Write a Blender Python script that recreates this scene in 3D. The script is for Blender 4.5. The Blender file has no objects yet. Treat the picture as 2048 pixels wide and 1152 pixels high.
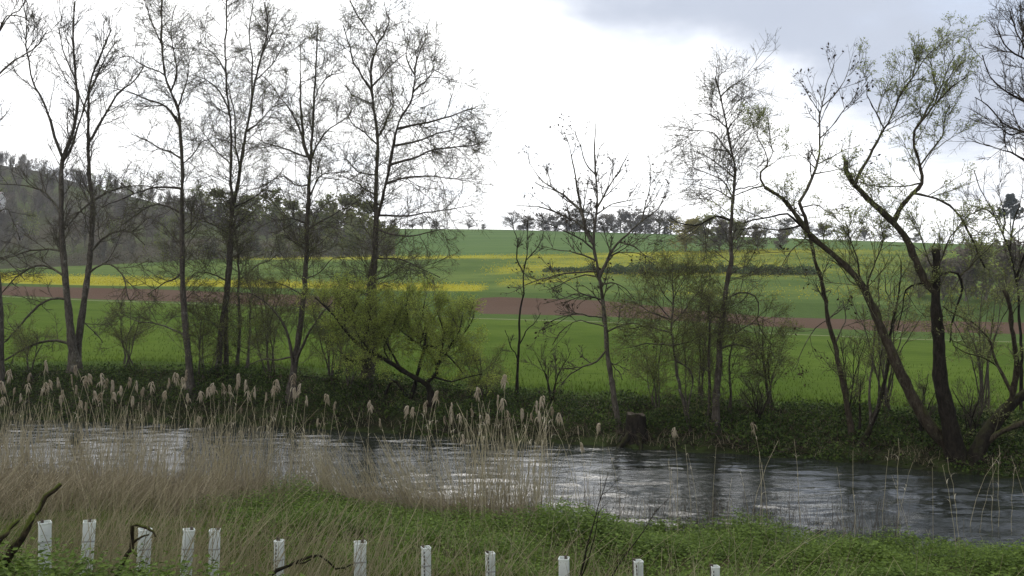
import bpy, math
import numpy as np
from mathutils import Vector

# ------------------------------------------------------------------ camera, sky, sun, exposure
sc = bpy.context.scene
COL = sc.collection
W, H, F = 2048.0, 1152.0, 1704.0
EYE = 5.0
PITCH = math.atan(44.0 / F)
cam_d = bpy.data.cameras.new('camera')
cam_d.sensor_width = 36.0
cam_d.lens = 36.0 * F / W
cam_d.clip_start = 0.1
cam_d.clip_end = 6000.0
cam = bpy.data.objects.new('camera', cam_d)
COL.objects.link(cam)
cam.location = (0, 0, EYE)
cam.rotation_euler = (math.pi / 2 + PITCH, 0, 0)
sc.camera = cam

SUN_EL, SUN_AZ = math.radians(44), math.radians(1)      # azimuth from +Y towards +X
sun_d = bpy.data.lights.new('sun', 'SUN')
sun_d.energy = 1.2
sun_d.angle = math.radians(32)
sun_d.color = (1.0, 0.96, 0.9)
sun = bpy.data.objects.new('sun', sun_d)
COL.objects.link(sun)
sdir = Vector((math.sin(SUN_AZ) * math.cos(SUN_EL), math.cos(SUN_AZ) * math.cos(SUN_EL), math.sin(SUN_EL)))
sun.rotation_euler = sdir.to_track_quat('Z', 'Y').to_euler()
sun.location = (0, 60, 80)

sc.view_settings.view_transform = 'Standard'
sc.view_settings.look = 'None'
sc.view_settings.exposure = 0.58
sc.view_settings.gamma = 1.0
sc.view_settings.use_curve_mapping = False
sc.render.engine = 'CYCLES'
sc.cycles.max_bounces = 5
sc.cycles.diffuse_bounces = 3
sc.cycles.glossy_bounces = 2
sc.cycles.transmission_bounces = 3
sc.cycles.volume_bounces = 0
sc.cycles.caustics_reflective = False
sc.cycles.caustics_refractive = False
sc.cycles.use_denoising = True


class NT:
    """tiny node-tree helper"""
    def __init__(s, tree):
        s.t = tree
        s.n = tree.nodes
        s.n.clear()

    def add(s, kind, ins=None, **props):
        nd = s.n.new(kind)
        for k, v in props.items():
            setattr(nd, k, v)
        for k, v in (ins or {}).items():
            s.set(nd, k, v)
        return nd

    def set(s, nd, k, v):
        sock = nd.inputs[k]
        if isinstance(v, bpy.types.NodeSocket):
            s.t.links.new(v, sock)
        elif isinstance(v, bpy.types.Node):
            s.t.links.new(v.outputs[0], sock)
        else:
            if isinstance(v, (tuple, list)) and len(v) == 3 and sock.type == 'RGBA':
                v = (*v, 1.0)
            sock.default_value = v

    def math(s, op, a, b=None, c=None, clamp=False):
        nd = s.n.new('ShaderNodeMath')
        nd.operation = op
        nd.use_clamp = clamp
        for i, v in enumerate((a, b, c)):
            if v is not None:
                s.set(nd, i, v)
        return nd.outputs[0]

    def mix(s, fac, a, b):
        nd = s.n.new('ShaderNodeMix')
        nd.data_type = 'RGBA'
        s.set(nd, 0, fac)
        s.set(nd, 6, a)
        s.set(nd, 7, b)
        return nd.outputs[2]

    def smooth(s, x, lo, hi, a=0.0, b=1.0):
        nd = s.n.new('ShaderNodeMapRange')
        nd.interpolation_type = 'SMOOTHSTEP'
        for i, v in enumerate((x, lo, hi, a, b)):
            s.set(nd, i, v)
        return nd.outputs[0]

    def noise(s, vec, scale, detail=4.0, rough=0.55, dist=0.0):
        nd = s.n.new('ShaderNodeTexNoise')
        if vec is not None:
            s.set(nd, 'Vector', vec)
        nd.inputs['Scale'].default_value = scale
        nd.inputs['Detail'].default_value = detail
        nd.inputs['Roughness'].default_value = rough
        nd.inputs['Distortion'].default_value = dist
        return nd.outputs[0]

    def scale(s, vec, v):
        nd = s.n.new('ShaderNodeVectorMath')
        nd.operation = 'MULTIPLY'
        s.set(nd, 0, vec)
        nd.inputs[1].default_value = v
        return nd.outputs[0]


world = bpy.data.worlds.new('World')
sc.world = world
world.use_nodes = True
w = NT(world.node_tree)
tc = w.add('ShaderNodeTexCoord')
D = tc.outputs['Generated']
sep = w.add('ShaderNodeSeparateXYZ', {0: D})
dx, dy, dz = sep.outputs
# cloud plane coordinates: direction over height
den = w.math('ADD', w.math('MAXIMUM', dz, 0.0), 0.14)
cv = w.add('ShaderNodeCombineXYZ', {0: w.math('DIVIDE', dx, den), 1: w.math('DIVIDE', dy, den), 2: 0.0}).outputs[0]
n1 = w.noise(cv, 0.9, 6.0, 0.55, 0.3)
n2 = w.noise(cv, 2.6, 5.0, 0.55, 0.2)
# the cloud deck is thick overhead and towards the right, thin and bright over the horizon ahead
deck = w.math('ADD', w.math('MULTIPLY', w.math('MINIMUM', dz, 0.33), 1.3), w.math('MULTIPLY', w.math('MINIMUM', dx, 0.45), 0.50))
deck = w.math('ADD', deck, w.math('MULTIPLY', w.math('SUBTRACT', n1, 0.5), 0.34))
deck = w.math('ADD', deck, w.math('MULTIPLY', w.math('SUBTRACT', n2, 0.5), 0.10))
grey = w.smooth(deck, 0.375, 0.515)
sdot = w.add('ShaderNodeVectorMath', {0: D, 1: tuple(sdir)}, operation='DOT_PRODUCT').outputs['Value']
glow = w.math('POWER', w.math('MAXIMUM', sdot, 0.0), 3.0)
bright = w.math('ADD', 0.92, w.math('MULTIPLY', glow, 0.5))
white = w.mix(w.smooth(n2, 0.45, 0.7), (1.0, 1.0, 1.0), (0.93, 0.96, 1.0))
ccol = w.mix(grey, white, w.mix(n2, (0.39, 0.43, 0.525), (0.48, 0.525, 0.61)))
bg_c = w.add('ShaderNodeBackground', {'Color': ccol, 'Strength': w.math('MULTIPLY_ADD', grey, w.math('SUBTRACT', 0.92, bright), bright)})
sky = w.add('ShaderNodeTexSky', sky_type='NISHITA', sun_disc=False, sun_elevation=SUN_EL, sun_rotation=SUN_AZ)
bg_s = w.add('ShaderNodeBackground', {'Color': sky.outputs[0], 'Strength': 0.12})
cover = w.smooth(n1, 0.28, 0.42, 0.72, 1.0)
mixs = w.add('ShaderNodeMixShader', {0: cover, 1: bg_s.outputs[0], 2: bg_c.outputs[0]})
w.add('ShaderNodeOutputWorld', {0: mixs.outputs[0]})

# ------------------------------------------------------------------ geometry helpers
rng = np.random.default_rng(7)
CP, SP = math.cos(PITCH), math.sin(PITCH)


def P(px, py, Y):
    """world point seen at photo pixel (px, py) at the distance Y"""
    px, py, Y = np.broadcast_arrays(np.asarray(px, float), np.asarray(py, float), np.asarray(Y, float))
    a, b = (px - W / 2) / F, (H / 2 - py) / F
    k = Y / (CP - b * SP)
    return np.stack([a * k, Y, EYE + k * (SP + b * CP)], -1)


def norm(v):
    return v / np.maximum(np.linalg.norm(v, axis=-1, keepdims=True), 1e-9)


class Geo:
    def __init__(s):
        s.v, s.q, s.t, s.qm, s.tm, s.n = [], [], [], [], [], 0

    def add(s, v, q=None, t=None, m=0):
        v = np.asarray(v, float).reshape(-1, 3)
        s.v.append(v)
        if q is not None and len(q):
            s.q.append(np.asarray(q, int).reshape(-1, 4) + s.n)
            s.qm.append(np.full(len(s.q[-1]), m))
        if t is not None and len(t):
            s.t.append(np.asarray(t, int).reshape(-1, 3) + s.n)
            s.tm.append(np.full(len(s.t[-1]), m))
        s.n += len(v)
        return s

    def mesh(s, name, mats, smooth=True, origin=(0, 0, 0), attr=None):
        me = bpy.data.meshes.new(name)
        v = (np.concatenate(s.v) if s.v else np.zeros((0, 3))) - np.asarray(origin)
        q = np.concatenate(s.q) if s.q else np.zeros((0, 4), int)
        t = np.concatenate(s.t) if s.t else np.zeros((0, 3), int)
        loops = np.concatenate([q.ravel(), t.ravel()]).astype(np.int32)
        starts = np.concatenate([np.arange(len(q)) * 4, len(q) * 4 + np.arange(len(t)) * 3]).astype(np.int32)
        me.vertices.add(len(v))
        me.vertices.foreach_set('co', v.astype(np.float32).ravel())
        me.loops.add(len(loops))
        me.loops.foreach_set('vertex_index', loops)
        me.polygons.add(len(starts))
        me.polygons.foreach_set('loop_start', starts)
        for mt in (mats if isinstance(mats, (list, tuple)) else [mats]):
            me.materials.append(mt)
        mi = np.concatenate((s.qm or [np.zeros(0)]) + (s.tm or [np.zeros(0)])).astype(np.int32)
        me.polygons.foreach_set('material_index', mi)
        me.polygons.foreach_set('use_smooth', np.full(len(starts), smooth))
        if attr:
            for k, a in attr.items():
                at = me.attributes.new(k, 'FLOAT', 'POINT')
                at.data.foreach_set('value', np.asarray(a, np.float32).ravel())
        me.update(calc_edges=True)
        return me


def link(name, data, parent=None, label=None, cat=None, group=None, kind=None, loc=None):
    o = bpy.data.objects.new(name, data)
    COL.objects.link(o)
    if parent is not None:
        o.parent = parent
    if loc is not None:
        o.location = loc
    for k, v in (('label', label), ('category', cat), ('group', group), ('kind', kind)):
        if v:
            o[k] = v
    return o


def copy_thing(root, loc, rz=0.0, scale=1.0, label=None):
    r = root.copy()
    COL.objects.link(r)
    r.location = loc
    r.rotation_euler = (0, 0, rz)
    r.scale = (scale,) * 3 if np.isscalar(scale) else scale
    if label:
        r['label'] = label
    for ch in root.children:
        c = ch.copy()
        COL.objects.link(c)
        c.parent = r
        for g in ch.children:
            d = g.copy()
            COL.objects.link(d)
            d.parent = c
    return r


def tubes(PP, RR, k=3, cap=False):
    """PP (N,n,3) centre lines, RR (N,n) radii -> verts, quads, tris"""
    N, n, _ = PP.shape
    T = np.empty_like(PP)
    T[:, 1:-1] = PP[:, 2:] - PP[:, :-2]
    T[:, 0] = PP[:, 1] - PP[:, 0]
    T[:, -1] = PP[:, -1] - PP[:, -2]
    T = norm(T)
    mean = norm(PP[:, -1] - PP[:, 0])
    ref = np.where(np.abs(mean[:, 2:3]) > 0.75, np.array([[1.0, 0.15, 0]]), np.array([[0.1, 0.05, 1.0]]))[:, None, :]
    A = norm(np.cross(T, np.broadcast_to(ref, T.shape)))
    B = np.cross(T, A)
    an = np.arange(k) * 2 * math.pi / k
    V = PP[:, :, None, :] + RR[:, :, None, None] * (A[:, :, None, :] * np.cos(an)[None, None, :, None] + B[:, :, None, :] * np.sin(an)[None, None, :, None])
    idx = np.arange(N * n * k).reshape(N, n, k)
    a, b = idx[:, :-1, :], idx[:, 1:, :]
    Q = np.stack([a, np.roll(a, -1, 2), np.roll(b, -1, 2), b], -1).reshape(-1, 4)
    V = V.reshape(-1, 3)
    Tt = None
    if cap:
        c = len(V) + np.arange(N)
        V = np.concatenate([V, PP[:, -1] + T[:, -1] * RR[:, -1:] * 0.35])
        e = idx[:, -1, :]
        Tt = np.stack([e, np.roll(e, -1, 1), np.broadcast_to(c[:, None], e.shape)], -1).reshape(-1, 3)
    return V, Q, Tt


def resample(pts, n):
    """catmull-rom style smooth resample of an (m,d) polyline"""
    pts = np.asarray(pts, float)
    if len(pts) == 2:
        t = np.linspace(0, 1, n)[:, None]
        return pts[0] * (1 - t) + pts[1] * t
    seg = np.linalg.norm(np.diff(pts[:, :2], axis=0), axis=1)
    s = np.concatenate([[0], np.cumsum(seg)])
    s /= s[-1]
    ext = np.concatenate([2 * pts[:1] - pts[1:2], pts, 2 * pts[-1:] - pts[-2:-1]])
    out = []
    for u in np.linspace(0, 1, n):
        i = min(np.searchsorted(s, u, side='right') - 1, len(pts) - 2)
        t = (u - s[i]) / max(s[i + 1] - s[i], 1e-9)
        p0, p1, p2, p3 = ext[i], ext[i + 1], ext[i + 2], ext[i + 3]
        out.append(0.5 * (2 * p1 + (p2 - p0) * t + (2 * p0 - 5 * p1 + 4 * p2 - p3) * t * t + (3 * p1 - p0 - 3 * p2 + p3) * t ** 3))
    return np.array(out)


def grow(PP, RR, counts, t0, ang, length, up=0.0, curl=0.0, wob=0.12, npts=4, r0=0.02, r1=0.006, rk=0.6, tpow=1.0, lt=0.55):
    """children of the tubes PP: returns their centre lines and radii"""
    N, n, _ = PP.shape
    counts = np.broadcast_to(np.asarray(counts), (N,)).astype(int)
    idx = np.repeat(np.arange(N), counts)
    M = len(idx)
    if M == 0:
        return np.zeros((0, npts, 3)), np.zeros((0, npts))
    t = t0 + (1 - t0) * rng.random(M) ** tpow
    f = np.minimum(t * (n - 1), n - 1.001)
    i = f.astype(int)
    wv = (f - i)[:, None]
    pos = PP[idx, i] * (1 - wv) + PP[idx, i + 1] * wv
    tan = norm(PP[idx, i + 1] - PP[idx, i])
    rad = RR[idx, i]
    pv = rng.normal(size=(M, 3))
    pv = norm(pv - (pv * tan).sum(1, keepdims=True) * tan)
    a = rng.uniform(ang[0], ang[1], M)[:, None]
    d = np.cos(a) * tan + np.sin(a) * pv
    d[:, 2] += up
    d = norm(d)
    L = (length if np.ndim(length) == 0 else np.asarray(length)[idx]) * (1 - lt * t) * rng.uniform(0.55, 1.25, M)
    rs = np.minimum(r0, rad * rk)
    Q = np.empty((M, npts, 3))
    Q[:, 0] = pos
    for j in range(1, npts):
        d = d + rng.normal(size=(M, 3)) * wob
        d[:, 2] += curl
        d = norm(d)
        Q[:, j] = Q[:, j - 1] + d * (L / (npts - 1))[:, None]
    s = np.linspace(0, 1, npts)[None]
    R = rs[:, None] * (1 - s) + np.minimum(r1, rs * 0.6)[:, None] * s
    return Q, R


def leaves_on(PP, per, size, spread=0.03, t0=0.15, down=0.0, asp=0.55):
    """leaf quads along twigs: per = leaves per twig (float)"""
    N, n, _ = PP.shape
    c = np.floor(per + rng.random(N)).astype(int)
    idx = np.repeat(np.arange(N), c)
    M = len(idx)
    t = t0 + (1 - t0) * rng.random(M)
    f = np.minimum(t * (n - 1), n - 1.001)
    i = f.astype(int)
    wv = (f - i)[:, None]
    pos = PP[idx, i] * (1 - wv) + PP[idx, i + 1] * wv + rng.normal(size=(M, 3)) * spread
    tan = norm(PP[idx, i + 1] - PP[idx, i])
    return leaf_quads(pos, norm(tan * 0.6 + rng.normal(size=(M, 3)) * 0.8 + np.array([0, 0, -down])), size * rng.uniform(0.6, 1.35, M), asp)


def leaf_quads(pos, ax, L, asp=0.55, nrm=None):
    M = len(pos)
    sd = rng.normal(size=(M, 3)) if nrm is None else np.cross(nrm, ax)
    sd = norm(sd - (sd * ax).sum(1, keepdims=True) * ax)
    L = np.broadcast_to(L, (M,))[:, None]
    up = np.cross(ax, sd)
    V = np.stack([pos, pos + ax * L * 0.45 + sd * L * asp * 0.5 + up * L * 0.08, pos + ax * L, pos + ax * L * 0.45 - sd * L * asp * 0.5 + up * L * 0.08], 1)
    return V.reshape(-1, 3), np.arange(4 * M).reshape(M, 4)


def blades(base, tipdir, h, wd, bend, n=3):
    """grass blades: base (M,3), lean dir (M,3) horizontal, height, width, bend -> folded strips"""
    M = len(base)
    s = np.linspace(0, 1, n)[None, :, None]
    h, wd, bend = [np.broadcast_to(x, (M,))[:, None, None] for x in (h, wd, bend)]
    upv = np.array([0, 0, 1.0])[None, None]
    C = base[:, None, :] + upv * h * (s - 0.25 * bend * s * s) + tipdir[:, None, :] * h * bend * s * s
    a = rng.random(M) * 2 * math.pi
    sd = np.stack([np.cos(a), np.sin(a), 0 * a], 1)[:, None, :]
    wv = wd * (1 - s * 0.92) * 0.5
    V = np.stack([C - sd * wv, C + sd * wv], 2)
    idx = np.arange(M * n * 2).reshape(M, n, 2)
    Q = np.stack([idx[:, :-1, 0], idx[:, :-1, 1], idx[:, 1:, 1], idx[:, 1:, 0]], -1).reshape(-1, 4)
    return V.reshape(-1, 3), Q


def vnoise(x, y, seed=0):
    """smooth value noise in [0,1] for placing things"""
    r = np.random.default_rng(seed)
    tab = r.random((64, 64))
    xi, yi = np.floor(x).astype(int), np.floor(y).astype(int)
    fx, fy = x - xi, y - yi
    fx, fy = fx * fx * (3 - 2 * fx), fy * fy * (3 - 2 * fy)
    g = lambda a, b: tab[a % 64, b % 64]
    return (g(xi, yi) * (1 - fx) + g(xi + 1, yi) * fx) * (1 - fy) + (g(xi, yi + 1) * (1 - fx) + g(xi + 1, yi + 1) * fx) * fy


# ------------------------------------------------------------------ materials
def new_mat(name):
    m = bpy.data.materials.new(name)
    m.use_nodes = True
    t = NT(m.node_tree)
    return m, t


def out(t, sh, disp=None):
    t.add('ShaderNodeOutputMaterial', {0: sh})


def geo_pos(t):
    return t.add('ShaderNodeNewGeometry').outputs['Position']


def bark_mat(name, dark, light, lichen, moss=0.0, sc_=6.0):
    m, t = new_mat(name)
    g = t.add('ShaderNodeNewGeometry')
    pos = t.scale(g.outputs['Position'], (1, 1, 0.35))
    a = t.noise(pos, sc_ * 2.2, 5, 0.65, 0.6)
    b = t.noise(g.outputs['Position'], 3.3, 4, 0.7)
    c = t.mix(t.smooth(a, 0.35, 0.7), dark, light)
    c = t.mix(t.smooth(b, 0.60, 0.68, 0, 0.75), c, lichen)
    if moss:
        nz = t.add('ShaderNodeSeparateXYZ', {0: g.outputs['Normal']}).outputs[2]
        mm = t.math('ADD', nz, t.math('MULTIPLY', t.math('SUBTRACT', t.noise(g.outputs['Position'], 5, 5), 0.5), 2.2))
        c = t.mix(t.smooth(mm, 0.15, 0.85, 0, moss), c, (0.07, 0.085, 0.018))
    bm = t.add('ShaderNodeBump', {'Height': a, 'Strength': 0.8, 'Distance': 0.03})
    p = t.add('ShaderNodeBsdfPrincipled', {'Base Color': c, 'Roughness': 0.95, 'Specular IOR Level': 0.04, 'Normal': bm.outputs[0]})
    out(t, p.outputs[0])
    return m


def leaf_mat(name, cols, trans=0.4, rough=0.8, spec=0.03):
    m, t = new_mat(name)
    g = t.add('ShaderNodeNewGeometry')
    r = g.outputs['Random Per Island']
    cr = t.add('ShaderNodeValToRGB', {0: r})
    el = cr.color_ramp.elements
    el[0].position, el[1].position = 0.0, 1.0
    el[0].color, el[1].color = (*cols[0], 1), (*cols[-1], 1)
    for i, c in enumerate(cols[1:-1]):
        e = el.new((i + 1) / (len(cols) - 1))
        e.color = (*c, 1)
    n = t.noise(g.outputs['Position'], 0.9, 3)
    c = t.mix(t.smooth(n, 0.3, 0.7, 0, 0.35), cr.outputs[0], cols[0])
    p = t.add('ShaderNodeBsdfPrincipled', {'Base Color': c, 'Roughness': rough, 'Specular IOR Level': spec})
    if trans:
        tr = t.add('ShaderNodeBsdfTranslucent', {'Color': c})
        mx = t.add('ShaderNodeMixShader', {0: trans, 1: p.outputs[0], 2: tr.outputs[0]})
        out(t, mx.outputs[0])
    else:
        out(t, p.outputs[0])
    return m


def ground_mat(name, fn, rough=0.95, bump=0.0, bscale=3.0):
    m, t = new_mat(name)
    pos = geo_pos(t)
    c = fn(t, pos)
    ins = {'Base Color': c, 'Roughness': rough, 'Specular IOR Level': 0.0}
    if bump:
        bm = t.add('ShaderNodeBump', {'Height': t.noise(pos, bscale, 6, 0.7), 'Strength': 1.0, 'Distance': bump})
        ins['Normal'] = bm.outputs[0]
    p = t.add('ShaderNodeBsdfPrincipled', ins)
    out(t, p.outputs[0])
    return m


M = {}
M['bark_alder'] = bark_mat('bark_alder', (0.042, 0.036, 0.030), (0.115, 0.10, 0.082), (0.20, 0.20, 0.165))
M['bark_ash'] = bark_mat('bark_ash', (0.050, 0.043, 0.035), (0.13, 0.115, 0.093), (0.22, 0.22, 0.175), moss=0.35)
M['bark_willow'] = bark_mat('bark_willow', (0.028, 0.022, 0.016), (0.072, 0.060, 0.043), (0.11, 0.11, 0.07), moss=0.6)
M['bark_dark'] = bark_mat('bark_dark', (0.012, 0.010, 0.008), (0.032, 0.027, 0.021), (0.05, 0.05, 0.035), moss=0.2)
M['bark_mossy'] = bark_mat('bark_mossy', (0.022, 0.018, 0.012), (0.065, 0.050, 0.032), (0.10, 0.10, 0.06), moss=0.95, sc_=14)
M['twig'] = leaf_mat('twig', [(0.050, 0.043, 0.034), (0.085, 0.072, 0.054), (0.07, 0.066, 0.044)], trans=0)
M['twig_olive'] = leaf_mat('twig_olive', [(0.07, 0.066, 0.04), (0.11, 0.105, 0.058), (0.09, 0.08, 0.052)], trans=0)
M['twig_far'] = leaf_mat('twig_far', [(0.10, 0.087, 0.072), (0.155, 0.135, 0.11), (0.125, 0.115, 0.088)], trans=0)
M['leaf_alder'] = leaf_mat('leaf_alder', [(0.10, 0.115, 0.045), (0.16, 0.185, 0.065), (0.13, 0.13, 0.06)], trans=0.5)
M['leaf_low'] = leaf_mat('leaf_low', [(0.15, 0.175, 0.055), (0.23, 0.26, 0.08), (0.19, 0.20, 0.07)], trans=0.5)
M['leaf_willow'] = leaf_mat('leaf_willow', [(0.20, 0.24, 0.08), (0.30, 0.34, 0.12), (0.25, 0.27, 0.11)], trans=0.5)
M['leaf_bush'] = leaf_mat('leaf_bush', [(0.25, 0.305, 0.068), (0.40, 0.475, 0.105), (0.33, 0.375, 0.09)], trans=0.55)
M['seed'] = leaf_mat('seed', [(0.035, 0.028, 0.02), (0.06, 0.045, 0.03), (0.045, 0.035, 0.022)], trans=0)
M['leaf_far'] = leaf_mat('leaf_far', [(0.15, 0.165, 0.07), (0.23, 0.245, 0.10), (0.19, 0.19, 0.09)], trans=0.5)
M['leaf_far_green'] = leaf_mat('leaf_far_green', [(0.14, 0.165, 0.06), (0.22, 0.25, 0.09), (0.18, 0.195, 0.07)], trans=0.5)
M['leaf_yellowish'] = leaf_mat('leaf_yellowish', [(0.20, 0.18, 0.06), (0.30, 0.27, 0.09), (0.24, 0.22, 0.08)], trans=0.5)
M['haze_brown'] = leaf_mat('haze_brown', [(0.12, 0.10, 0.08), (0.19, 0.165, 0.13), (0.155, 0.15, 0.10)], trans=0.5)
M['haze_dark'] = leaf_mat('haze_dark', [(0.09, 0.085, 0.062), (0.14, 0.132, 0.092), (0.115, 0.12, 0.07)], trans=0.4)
M['blossom'] = leaf_mat('blossom', [(0.55, 0.53, 0.50), (0.70, 0.68, 0.66), (0.62, 0.58, 0.58)], trans=0.3)
M['blossom_lilac'] = leaf_mat('blossom_lilac', [(0.30, 0.26, 0.28), (0.40, 0.36, 0.38), (0.25, 0.24, 0.22)], trans=0.3)
M['needle'] = leaf_mat('needle', [(0.020, 0.030, 0.024), (0.04, 0.055, 0.04), (0.03, 0.04, 0.03)], trans=0.1)
M['hedge_leaf'] = leaf_mat('hedge_leaf', [(0.06, 0.09, 0.038), (0.10, 0.14, 0.058), (0.08, 0.11, 0.048)], trans=0.3)
M['bramble'] = leaf_mat('bramble', [(0.018, 0.030, 0.009), (0.045, 0.072, 0.018), (0.105, 0.15, 0.034)], trans=0.25, rough=0.65, spec=0.08)
M['dry_twig'] = leaf_mat('dry_twig', [(0.06, 0.048, 0.035), (0.11, 0.085, 0.06), (0.08, 0.06, 0.045)], trans=0)
M['nettle'] = leaf_mat('nettle', [(0.052, 0.086, 0.015), (0.10, 0.155, 0.027), (0.15, 0.215, 0.042)], trans=0.3, rough=0.65, spec=0.06)
M['grass'] = leaf_mat('grass', [(0.05, 0.085, 0.012), (0.10, 0.15, 0.024), (0.15, 0.18, 0.045)], trans=0.4)
M['meadow_grass'] = leaf_mat('meadow_grass', [(0.050, 0.082, 0.012), (0.075, 0.115, 0.018), (0.09, 0.13, 0.024)], trans=0.4)
M['straw'] = leaf_mat('straw', [(0.24, 0.20, 0.12), (0.44, 0.39, 0.26), (0.34, 0.30, 0.185)], trans=0.25)
M['reed_stalk'] = leaf_mat('reed_stalk', [(0.26, 0.225, 0.14), (0.50, 0.44, 0.30), (0.40, 0.35, 0.23)], trans=0.15)
M['reed_litter'] = leaf_mat('reed_litter', [(0.18, 0.15, 0.095), (0.44, 0.38, 0.26), (0.31, 0.265, 0.175)], trans=0.15)
M['reed_leaf'] = leaf_mat('reed_leaf', [(0.40, 0.35, 0.26), (0.55, 0.50, 0.40), (0.48, 0.42, 0.32)], trans=0.3)
M['plume'] = leaf_mat('plume', [(0.38, 0.325, 0.24), (0.56, 0.49, 0.385), (0.47, 0.41, 0.315)], trans=0.4)
M['plume_dark'] = leaf_mat('plume_dark', [(0.26, 0.215, 0.15), (0.42, 0.355, 0.265), (0.34, 0.28, 0.205)], trans=0.4)
M['rape_flower'] = leaf_mat('rape_flower', [(0.36, 0.33, 0.03), (0.48, 0.43, 0.04), (0.42, 0.38, 0.035)], trans=0.3)


def f_meadow(t, p):
    a = t.noise(p, 0.06, 4, 0.6)
    b = t.noise(t.scale(p, (0.3, 0.9, 1)), 1.1, 6, 0.75)
    c = t.mix(t.smooth(a, 0.35, 0.65), (0.058, 0.092, 0.018), (0.086, 0.126, 0.025))
    return t.mix(t.smooth(b, 0.4, 0.75, 0, 0.55), c, (0.034, 0.062, 0.010))


def f_plough(t, p):
    a = t.noise(t.scale(p, (0.06, 1.2, 1)), 1.6, 6, 0.75)
    b = t.noise(p, 0.05, 3)
    c = t.mix(a, (0.066, 0.042, 0.030), (0.118, 0.078, 0.056))
    return t.mix(t.smooth(b, 0.35, 0.7, 0, 0.5), c, (0.11, 0.078, 0.058))


def f_crop(t, p):
    a = t.noise(t.scale(p, (0.12, 1, 1)), 0.10, 5, 0.65)
    b = t.noise(t.scale(p, (0.08, 1, 1)), 0.8, 6, 0.75)
    c = t.mix(t.smooth(a, 0.3, 0.7), (0.078, 0.128, 0.044), (0.104, 0.156, 0.054))
    return t.mix(t.smooth(b, 0.45, 0.8, 0, 0.4), c, (0.056, 0.095, 0.034))


def f_flower(t, p):
    at = t.add('ShaderNodeAttribute', attribute_name='flower')
    n = t.noise(t.scale(p, (0.35, 0.6, 1)), 1.1, 6, 0.75)
    n2 = t.noise(t.scale(p, (0.12, 0.3, 1)), 0.4, 3, 0.6)
    g = t.mix(t.smooth(n2, 0.35, 0.65), (0.072, 0.110, 0.032), (0.110, 0.150, 0.042))
    g = t.mix(t.smooth(n, 0.5, 0.8, 0, 0.5), g, (0.05, 0.075, 0.03))
    nn = t.math('ADD', t.math('MULTIPLY', n, 0.6), t.math('MULTIPLY', n2, 0.4))
    y = t.smooth(t.math('ADD', nn, t.math('MULTIPLY', at.outputs['Fac'], 0.62)), 0.55, 1.0)
    return t.mix(t.math('MULTIPLY', y, 0.75), g, (0.36, 0.33, 0.035))


def f_verge(t, p):
    a = t.noise(p, 0.7, 5, 0.7)
    return t.mix(a, (0.045, 0.075, 0.022), (0.085, 0.125, 0.035))


def f_track(t, p):
    a = t.noise(p, 1.5, 4, 0.6)
    return t.mix(a, (0.15, 0.17, 0.08), (0.24, 0.25, 0.15))


def f_bank(t, p):
    a = t.noise(p, 1.3, 5, 0.7)
    return t.mix(t.smooth(a, 0.35, 0.7), (0.020, 0.020, 0.012), (0.040, 0.055, 0.018))


def f_near(t, p):
    a = t.noise(p, 1.7, 6, 0.7)
    b = t.noise(p, 9.0, 4, 0.7)
    c = t.mix(t.smooth(a, 0.35, 0.7), (0.045, 0.042, 0.022), (0.055, 0.080, 0.020))
    return t.mix(t.smooth(b, 0.4, 0.7, 0, 0.5), c, (0.12, 0.10, 0.06))


def f_hill(t, p):
    a = t.noise(p, 0.03, 4, 0.6)
    return t.mix(t.smooth(a, 0.4, 0.65), (0.070, 0.062, 0.042), (0.075, 0.088, 0.036))


M['meadow'] = ground_mat('meadow', f_meadow, bump=0.06, bscale=5)
M['plough'] = ground_mat('plough', f_plough, bump=0.10, bscale=2.5)
M['crop'] = ground_mat('crop', f_crop, bump=0.05, bscale=3)
M['flower_field'] = ground_mat('flower_field', f_flower, bump=0.10, bscale=2)
M['verge'] = ground_mat('verge', f_verge, bump=0.1, bscale=3)
M['track'] = ground_mat('track', f_track)
M['bank'] = ground_mat('bank', f_bank, bump=0.1, bscale=4)
M['near'] = ground_mat('near', f_near, bump=0.04, bscale=8)
M['hill'] = ground_mat('hill', f_hill, bump=0.3, bscale=0.6)

m, t = new_mat('water')
pos = geo_pos(t)
b1 = t.noise(t.scale(pos, (0.55, 1.5, 1)), 3.2, 4, 0.55, 0.6)
b2 = t.noise(t.scale(pos, (0.7, 1.3, 1)), 11.0, 3, 0.5, 0.4)
calm = t.smooth(t.noise(t.scale(pos, (0.35, 1, 1)), 0.45, 4, 0.6, 0.5), 0.32, 0.66, 0.30, 1.15)
hgt = t.math('MULTIPLY', t.math('ADD', b1, t.math('MULTIPLY', b2, 0.35)), calm)
bm = t.add('ShaderNodeBump', {'Height': hgt, 'Strength': 0.9, 'Distance': 0.028})
pr = t.add('ShaderNodeBsdfPrincipled', {'Base Color': (0.018, 0.021, 0.017), 'Roughness': 0.06, 'IOR': 1.333, 'Normal': bm.outputs[0]})
out(t, pr.outputs[0])
M['water'] = m

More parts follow.
